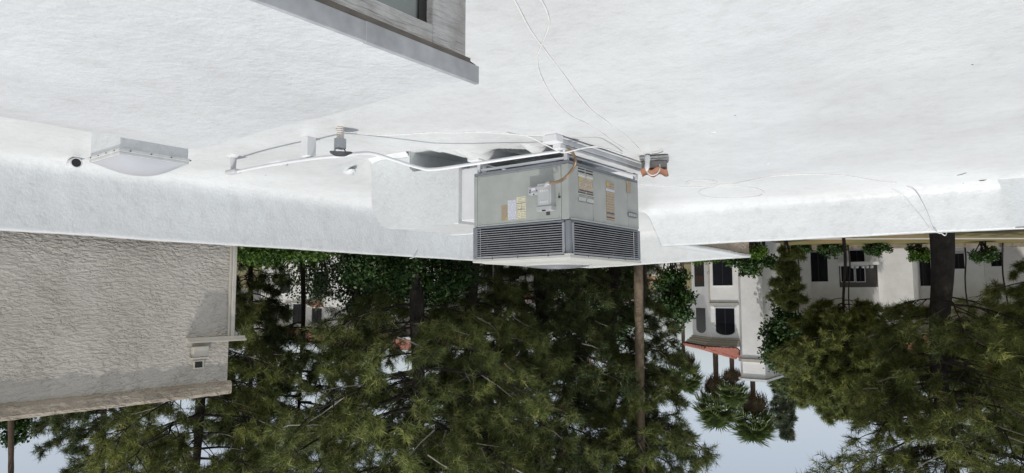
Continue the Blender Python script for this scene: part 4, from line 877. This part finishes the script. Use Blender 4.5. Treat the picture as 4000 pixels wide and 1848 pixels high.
# ---- far little house by the palm with stairs
FY = atd(2450, 1157, 60).y
fh = thing('small_far_house', (Xat(2450, FY), FY, GZ), 'small pale gabled house with brown door beside the palm trunk', 'house')
kid(B(Xat(2500, FY), Xat(2400, FY), FY, FY+4, GZ-.05, zY(2450, 1072, FY)).build('wall', 'stucco_white', fh), fh)
xa, xb = Xat(2510, FY), Xat(2380, FY); zg = zY(2450, 1045, FY); zt = zY(2450, 1030, FY)
kid(B(Xat(2492, FY), Xat(2476, FY), FY-.03, FY+.02, GZ, zY(2480, 1062, FY)).build('door', 'clay', fh), fh); window(fh, 2415, 2440, 1035, 1060, FY, sill=False)
slope(fh, 2390, 2510, FY, 1074, 1092, 2.5)
stp = thing('garden_stair', tuple(Vector((atd(2585, 1000, 50).x, atd(2585, 1000, 50).y, GZ))), 'white outdoor stair with slanted side wall beside the dark bush', 'stair')
s0 = Vector(stp.location)
for k in range(9):
    p = s0 + rt*(-.17*k) + UP*(.3+.28*k); kid(MB().hexa([p-rt*.3-fw*.7, p+rt*.3-fw*.7, p+rt*.3+fw*.7, p-rt*.3+fw*.7] + [p-rt*.3-fw*.7+UP*.1, p+rt*.3-fw*.7+UP*.1, p+rt*.3+fw*.7+UP*.1, p-rt*.3+fw*.7+UP*.1]).build('step', 'white', stp), stp)
kid(MB().prism([s0+rt*.6+fw*.75-UP*.3, s0-rt*1.6+fw*.75+UP*2.9, s0-rt*1.6+fw*.75+UP*4.0, s0+rt*.6+fw*.75+UP*.9], fw*.2).build('side_wall', 'stucco_white', stp), stp)

# ================================================================== VEGETATION
def tri_mesh(name, V, m, parent, loc=None, k=3, per=1):
    V = V.reshape(-1, 3); F = np.arange(len(V)).reshape(-1, k); o = raw(name, V, F, m, parent, False)
    nf = len(o.data.polygons); tone = np.repeat(np.random.default_rng(nf).beta(2.0, 2.2, size=nf//per+1), per)[:nf]
    o.data.attributes.new('tone', 'FLOAT', 'FACE').data.foreach_set('value', tone.astype(np.float32))
    if loc is not None: o.matrix_parent_inverse = Matrix.Translation(-Vector(loc))
    return o
def rand_dirs(n, r=rng):
    d = r.normal(size=(n, 3)); return d/np.linalg.norm(d, axis=1, keepdims=True)
def tufts(cent, axis_, nn, ln, wd, r=rng, spread=.95):
    """bursts of thin needles around each twig end"""
    n = len(cent); d = rand_dirs(n*nn, r).reshape(n, nn, 3)*spread + axis_[:, None, :]*.75
    d /= np.linalg.norm(d, axis=2, keepdims=True)
    L_ = ln*r.uniform(.6, 1.1, size=(n, nn, 1)); c = cent[:, None, :] + axis_[:, None, :]*r.uniform(-.6, .4, size=(n, nn, 1))*ln
    s = np.cross(d, rand_dirs(n*nn, r).reshape(n, nn, 3)); s /= np.linalg.norm(s, axis=2, keepdims=True)+1e-9
    a = c - s*wd/2; b = c + s*wd/2; tip = c + d*L_ ; return np.stack([a, b, tip], 2)
def leaves(cent, size, r=rng, up=.3):
    n = len(cent); d = rand_dirs(n, r); d[:, 2] -= up; d /= np.linalg.norm(d, axis=1, keepdims=True)
    s = np.cross(d, rand_dirs(n, r)); s /= np.linalg.norm(s, axis=1, keepdims=True)+1e-9; L_ = size*r.uniform(.6, 1.2, size=(n, 1)); W_ = L_*.32
    return np.stack([cent, cent+d*L_*.5+s*W_, cent+d*L_, cent+d*L_*.5-s*W_], 1)
def pine(name, base, top_z, label, seed, crown_lo, rad, n_limb=26, tn=26, tl=.17, tw_=.009, mats=('needle', 'limb'), lean=(0, 0), trunk_r=.25, dens=1.0, side_bias=None, group=None, flat=1.0, twigs=.25):
    """pine: tapering trunk, upswept limbs, sprays, needle bursts at the twig ends"""
    r = np.random.default_rng(seed); base = Vector(base); H = top_z - base.z
    t = thing(name, tuple(base), label, 'tree', group)
    off = Matrix.Translation(-base)
    tp = [base + Vector((lean[0]*(k/10)**1.3 + .12*math.sin(k*1.1+seed)*(k > 0), lean[1]*(k/10)**1.3 + .12*math.cos(k*.9+seed)*(k > 0), H*k/10)) for k in range(11)]
    o = MB().tube(smooth_path(tp, 3), [trunk_r*(1-.85*i/30)+.015 for i in range(31)], 10).build('trunk', 'bark', t, True); o.matrix_parent_inverse = off
    def tat(z):
        k = max(0, min(9.999, (z-base.z)/H*10)); return tp[int(k)].lerp(tp[int(k)+1], k-int(k))
    limb = MB(); pale = MB(); C = []; A = []
    for i in range(n_limb):
        u = (i+.5)/n_limb; z = crown_lo + (top_z-crown_lo-.4)*u**.9 + r.uniform(-.2, .2); az = i*2.39996 + r.uniform(-.4, .4)
        prof_ = (.62+.38*math.sin(math.pi*min(1, u*1.15))) * (1 if u < .8 else 1-2.6*(u-.8))
        ln = rad*max(.25, prof_)*r.uniform(.5, 1.15); dr = Vector((math.cos(az), math.sin(az), 0))
        if side_bias is not None: ln *= 1 + .35*dr.dot(Vector(side_bias))
        p = tat(z); pts = [p]; droop = r.uniform(-.12, .10)
        for k in range(1, 7):
            s_ = k/6; pts.append(p + dr*ln*s_ + Vector((-dr.y, dr.x, 0))*(r.uniform(-.08, .08)*ln) + UP*(ln*flat*(droop*s_ + .32*s_*s_)))
        limb.tube(smooth_path(pts, 2), [max(.005, .028*(1-k/12.5))*(ln/2.5+.3) for k in range(13)], 6)
        nb = int(6.5*dens)+2
        for j in range(nb):
            s_ = .25+.75*(j+r.uniform(0, 1))/nb; k = min(5.999, s_*6); q_ = pts[int(k)].lerp(pts[int(k)+1], k-int(k))
            az2 = az + (1 if j % 2 else -1)*r.uniform(.45, 1.2); d2 = Vector((math.cos(az2), math.sin(az2), r.uniform(-.15, .55))).normalized(); l2 = ln*.36*(1.15-s_*.55)*r.uniform(.6, 1.25)
            e_ = q_ + d2*l2 + UP*l2*.2
            (pale if r.uniform() < twigs else limb).tube([q_, q_.lerp(e_, .5)+UP*l2*r.uniform(-.08, .04), e_], [.016, .011, .006], 5)
            nt_ = int(9*dens)+2
            for m_ in range(nt_):
                f_ = .62+.38*(m_+r.uniform(0, 1))/nt_; b_ = q_.lerp(e_, f_); d3 = (d2 + Vector(r.normal(size=3))*.55 + UP*.45).normalized(); l3 = l2*.34*r.uniform(.3, 1.1)+.08
                tip = b_ + d3*l3
                if r.uniform() < .5: (pale if r.uniform() < twigs else limb).tube([b_, tip], [.006, .004], 4, caps=False)
                C.append(tip); A.append(d3)
                if l3 > .22: C.append(b_.lerp(tip, .55)); A.append(d3)
    o = limb.build('limbs', mats[1], t); o.matrix_parent_inverse = off; o['kind'] = 'stuff'
    if pale.v: o = pale.build('twigs', 'twig', t); o.matrix_parent_inverse = off; o['kind'] = 'stuff'
    V = tufts(np.array([tuple(c) for c in C]), np.array([tuple(a) for a in A]), tn, tl, tw_, r)
    tri_mesh('crown', V, mats[0], t, base, per=tn); return t
def ground_at(px, dep): p = atd(px, 1157, dep); return (p.x, p.y, GZ)
def ztop(y, dep): return atd(2000, y, dep).z

# near pines (just beyond the parapet)
pine('pine_tree', ground_at(1640, 16.5), 8.6, 'large dark trunked pine spreading behind duct and parapet', 11, 1.45, 3.2, 70, 22, .21, .013, ('needle', 'limb'), trunk_r=.26, dens=1.1)
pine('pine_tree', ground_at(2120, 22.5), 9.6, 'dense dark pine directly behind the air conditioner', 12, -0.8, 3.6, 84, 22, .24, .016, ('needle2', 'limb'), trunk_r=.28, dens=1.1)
pine('pine_tree', ground_at(790, 18.5), 8.4, 'bright pine rising over the stucco building corner', 13, 1.4, 2.7, 46, 22, .22, .013, ('needle3', 'limb'), trunk_r=.24, dens=1.1)
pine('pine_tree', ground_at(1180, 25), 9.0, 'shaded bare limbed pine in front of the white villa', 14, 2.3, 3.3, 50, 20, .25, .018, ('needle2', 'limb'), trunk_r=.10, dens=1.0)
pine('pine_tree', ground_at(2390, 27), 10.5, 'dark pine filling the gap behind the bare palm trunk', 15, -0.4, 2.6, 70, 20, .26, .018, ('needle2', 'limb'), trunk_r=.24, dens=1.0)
pine('pine_tree', ground_at(2510, 21.2), 9.8, 'open pine whose upper sprays cross in front of the palm trunk', 28, 3.1, 1.7, 50, 20, .22, .014, ('needle', 'limb'), trunk_r=.07, dens=1.0, side_bias=tuple(-fw*.6))
pine('pine_tree', ground_at(1840, 19), 9.6, 'tall pine with yellow green tips between unit and duct', 16, 0.9, 2.7, 60, 22, .22, .013, ('needle', 'limb'), trunk_r=.22, dens=1.05)
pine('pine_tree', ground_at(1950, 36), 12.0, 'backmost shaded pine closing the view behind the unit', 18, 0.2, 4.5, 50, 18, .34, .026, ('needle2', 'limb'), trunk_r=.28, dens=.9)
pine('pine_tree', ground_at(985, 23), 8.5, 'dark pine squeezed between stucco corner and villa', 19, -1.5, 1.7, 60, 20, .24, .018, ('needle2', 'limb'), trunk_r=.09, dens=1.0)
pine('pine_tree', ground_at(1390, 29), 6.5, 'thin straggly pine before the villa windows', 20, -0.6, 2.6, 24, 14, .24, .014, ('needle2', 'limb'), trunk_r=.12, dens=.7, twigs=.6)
# the big pine over the lawn and its neighbours
pine('pine_tree', ground_at(3672, 17), 8.8, 'big pine with thick black trunk standing over the lawn', 21, 1.5, 2.9, 84, 20, .20, .013, ('needle3', 'limb'), trunk_r=.33, dens=1.3, side_bias=tuple(-fw*1.3))
pine('pine_tree', ground_at(3300, 40), 8.4, 'bushy pine in front of the white wing beside the tower', 22, 1.7, 3.9, 80, 18, .33, .028, ('needle3', 'limb'), trunk_r=.09, dens=1.1)
pine('young_pine', ground_at(3080, 42), 2.6, 'young low pine between tower foot and wing', 27, -1.6, 1.0, 30, 18, .3, .028, ('needle3', 'limb'), trunk_r=.07, dens=.8)
pine('pine_tree', ground_at(4150, 36), 11.0, 'bushy pine beyond the lawn pine, close to the wing end', 26, -0.6, 5.6, 80, 18, .33, .026, ('needle3', 'limb'), trunk_r=.24, dens=1.1)
for px_, wy_, sd_, lb_ in ((3120, W1, 91, 'pine added to shade the wing next to the tower'), (3320, W2, 92, 'pine added to shade the wing porch'), (3780, W4, 93, 'pine added to shade the wing beyond the thick trunk'), (3930, W5, 94, 'pine added to shade the far end of the wing')):  # pines added to cast shade on the wing
    pine('pine_tree', ground_at(px_, atY(px_, 1157, wy_).dot(fw)-2.3), 10.0, lb_, sd_, 3.2, 2.7, 54, 14, .55, .08, ('needle2', 'limb'), trunk_r=.05, dens=.9, twigs=0)
pine('pine_tree', ground_at(4260, 21), 9.5, 'pine at the picture edge beyond the lawn pine', 23, 1.0, 2.9, 44, 22, .22, .014, ('needle3', 'limb'), trunk_r=.24, dens=1.1)
pine('pine_tree', ground_at(3055, 62), 14.6, 'slim grey green tree top standing alone against the sky', 24, 7.0, 1.0, 44, 14, .40, .040, ('leafpale', 'limb'), trunk_r=.16, dens=1.0, twigs=0)

def shrub(name, c, rx_, ry_, rz2, n, size, m, label, seed, cat='bush', clumps=26, flowers=0, stem=True, group=None, nst=None):
    """leafy bush: leaf-sized faces spread through clumps, twigs inside"""
    r = np.random.default_rng(seed); c = Vector(c); t = thing(name, (c.x, c.y, GZ), label, cat, group)
    cc = rand_dirs(clumps, r)*np.array([rx_, ry_, rz2])*r.uniform(.45, 1.0, size=(clumps, 1)) + np.array(tuple(c))
    k = r.integers(0, clumps, n); rad_ = (rx_+ry_+rz2)/3*r.uniform(.2, .5, size=(n, 1))
    P = cc[k] + rand_dirs(n, r)*rad_*r.uniform(.2, 1, size=(n, 1))**.5
    tri_mesh('foliage', leaves(P, size, r), m, t, (c.x, c.y, GZ), 4)
    if stem:
        sm = MB()
        for q_ in cc[:(nst or max(6, clumps//2))]: b = Vector((c.x+r.uniform(-.2, .2), c.y+r.uniform(-.2, .2), GZ)); e_ = Vector(q_); sm.tube([b, b.lerp(e_, .55)+Vector((r.uniform(-.2, .2), r.uniform(-.2, .2), .2)), e_], [.06, .035, .012], 5)
        o = sm.build('stems', 'limb', t); o.matrix_parent_inverse = Matrix.Translation(-Vector((c.x, c.y, GZ)))
    if flowers:
        k = r.integers(0, clumps, flowers); P = cc[k] + rand_dirs(flowers, r)*(rx_+rz2)*.2
        tri_mesh('flowers', leaves(P, size*.9, r), 'pinkflower', t, (c.x, c.y, GZ), 4)
    return t
# broadleaf trees hanging just behind the parapet
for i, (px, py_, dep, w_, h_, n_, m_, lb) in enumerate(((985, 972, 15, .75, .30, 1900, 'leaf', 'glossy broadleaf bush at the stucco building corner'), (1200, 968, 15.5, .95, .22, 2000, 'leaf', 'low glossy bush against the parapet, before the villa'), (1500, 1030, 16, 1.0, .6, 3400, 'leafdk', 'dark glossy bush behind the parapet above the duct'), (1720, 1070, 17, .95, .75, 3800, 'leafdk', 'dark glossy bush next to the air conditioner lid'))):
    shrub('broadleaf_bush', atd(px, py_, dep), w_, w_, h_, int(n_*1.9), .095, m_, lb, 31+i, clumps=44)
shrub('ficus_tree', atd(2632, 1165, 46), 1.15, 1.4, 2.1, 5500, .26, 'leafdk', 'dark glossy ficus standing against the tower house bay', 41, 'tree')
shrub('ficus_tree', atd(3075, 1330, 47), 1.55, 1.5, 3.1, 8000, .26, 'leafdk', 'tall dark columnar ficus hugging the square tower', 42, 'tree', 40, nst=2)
shrub('climbing_bush', atd(2935, 1010, 42), 1.25, 1.0, .9, 2400, .24, 'leafdk', 'dark arching climber at the foot of the square tower', 43)
shrub('round_bush', atd(2955, 985, 36), .5, .5, .28, 1500, .12, 'hedge', 'small bright green clipped bush by the tower foot', 44)
shrub('hedge', atd(2770, 1008, 44), 1.5, .6, .32, 2600, .13, 'hedge', 'bright green hedge under the bay windows', 45, 'hedge')
shrub('oleander', atd(2440, 1105, 52), 1.9, 1.4, 1.3, 5000, .22, 'leafdk', 'pink flowering oleander by the palm trunk', 46, 'bush', 22, 1500)
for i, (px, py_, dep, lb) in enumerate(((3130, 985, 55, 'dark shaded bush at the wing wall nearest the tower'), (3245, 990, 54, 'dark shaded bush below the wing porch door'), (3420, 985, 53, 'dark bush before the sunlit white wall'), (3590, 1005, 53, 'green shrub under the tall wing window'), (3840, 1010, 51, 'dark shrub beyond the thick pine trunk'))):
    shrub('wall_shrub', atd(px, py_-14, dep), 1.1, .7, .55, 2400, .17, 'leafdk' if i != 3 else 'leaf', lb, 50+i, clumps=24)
for i, (px, py_, dep, w_, h_) in enumerate(((300, 1720, 30, 2.3, 2.0),)): pine('pine_tree', ground_at(430, 30), 10.6, 'darker pine crown showing over the stucco cornice', 17, 4.0, 2.6, 46, 20, .27, .018, ('needle2', 'limb'), trunk_r=.24, dens=.95)
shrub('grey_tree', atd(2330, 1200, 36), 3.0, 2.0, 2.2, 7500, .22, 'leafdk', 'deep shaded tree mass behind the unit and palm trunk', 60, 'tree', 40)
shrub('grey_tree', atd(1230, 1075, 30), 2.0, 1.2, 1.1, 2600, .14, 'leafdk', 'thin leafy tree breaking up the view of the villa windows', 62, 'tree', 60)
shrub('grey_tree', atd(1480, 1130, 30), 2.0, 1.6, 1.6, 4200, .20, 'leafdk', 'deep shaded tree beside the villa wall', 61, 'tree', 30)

# palms
def frond_mesh(seed, dead=False):
    r = np.random.default_rng(seed); V = []; nb = 22; Lp = .8; Lb = 1.05
    m_ = MB(); m_.tube([(0, 0, 0), (Lp*.5, 0, .06), (Lp, 0, .0)], [.03, .022, .016], 4)
    for k in range(nb):
        a = R(-105 + 210*k/(nb-1)); l_ = Lb*(1-.25*abs(k/(nb-1)-.5))*r.uniform(.9, 1.1); d = Vector((math.cos(a), math.sin(a), 0)); s_ = Vector((-d.y, d.x, 0)); c = Vector((Lp, 0, 0)); w_ = .045
        mid = c + d*l_*.55 + UP*(-.02); tip = c + d*l_ + UP*(-.45*l_*r.uniform(.5, 1.3) - (.2 if dead else 0)); i = len(m_.v)
        m_.v += [tuple(c), tuple(mid+s_*w_+UP*.02), tuple(tip), tuple(mid-s_*w_+UP*.02), tuple(mid-UP*.03)]
        m_.f += [(i, i+1, i+4), (i+1, i+2, i+4), (i+2, i+3, i+4), (i+3, i, i+4)]
    me = bpy.data.meshes.new('frond'); me.from_pydata(m_.v, [], m_.f); me.materials.append(M['deadfrond' if dead else 'frond']); return me
FR = [frond_mesh(1), frond_mesh(2)]; FD = frond_mesh(3, True)
def palm(px, y_crown, dep, label, seed, scale=1.0, n=46, bend=(0, 0), trunk_r=.2, m='palmdark', name='fan_palm'):
    r = np.random.default_rng(seed); c = atd(px, y_crown, dep); base = Vector((c.x+bend[0], c.y+bend[1], GZ)); t = thing(name, tuple(base), label, 'palm tree')
    pts = [base.lerp(c, k/8) + Vector((bend[0], bend[1], 0))*(-.15*math.sin(math.pi*k/8)) for k in range(9)]
    o = MB().tube(smooth_path(pts, 4), [trunk_r*(1.25-.4*i/32)+.012*(i % 2) for i in range(33)], 10).build('trunk', m, t, True); o.matrix_parent_inverse = Matrix.Translation(-base)
    for k in range(n):
        dead = k >= n*.78; el = r.uniform(-75, -45) if dead else -35 + 110*(k/(n*.78))**.9 + r.uniform(-8, 8); az = k*137.5 + r.uniform(-15, 15)
        o = bpy.data.objects.new('dead_frond' if dead else 'frond', FD if dead else FR[k % 2]); col.objects.link(o); o.parent = t
        o.location = c - base + Vector((0, 0, r.uniform(-.25, .1) - (.45 if dead else 0))); o.rotation_euler = (R(r.uniform(-25, 25)), R(-el), R(az)); o.scale = (scale,)*3
    return t
palm(2800, 1590, 74, 'bushy fan palm over the tiled eave, tallest of the palm pair beside the tower', 71, 1.6, trunk_r=.28)
palm(2862, 1530, 70, 'lower fan palm crown tucked against the square tower top', 72, 1.0, trunk_r=.24)
palm(2945, 1650, 76, 'fan palm rising behind the square tower coping', 73, 1.6, trunk_r=.28)
palm(2672, 1475, 80, 'small far fan palm crown peeping out at the pine edge', 74, 1.4, trunk_r=.2)
# tall bare palm trunk close by; its crown is above the picture
palm(2516, 2450, 20.5, 'tall straight palm trunk, tan below, rising out of view past the unit', 75, 1.2, 30, trunk_r=.118, m='palmbark', name='tall_palm')
palm(40, 2120, 33, 'thin dark leaning palm trunk beyond the stucco cornice', 76, 1.1, 26, bend=(.5, -1.1), trunk_r=.12, name='leaning_palm')
shrub('far_tree', atd(40, 1668, 38), 1.1, 1.0, .9, 2500, .2, 'leafdk', 'dark leafy tree top beside the leaning palm trunk', 77, 'tree', 16)
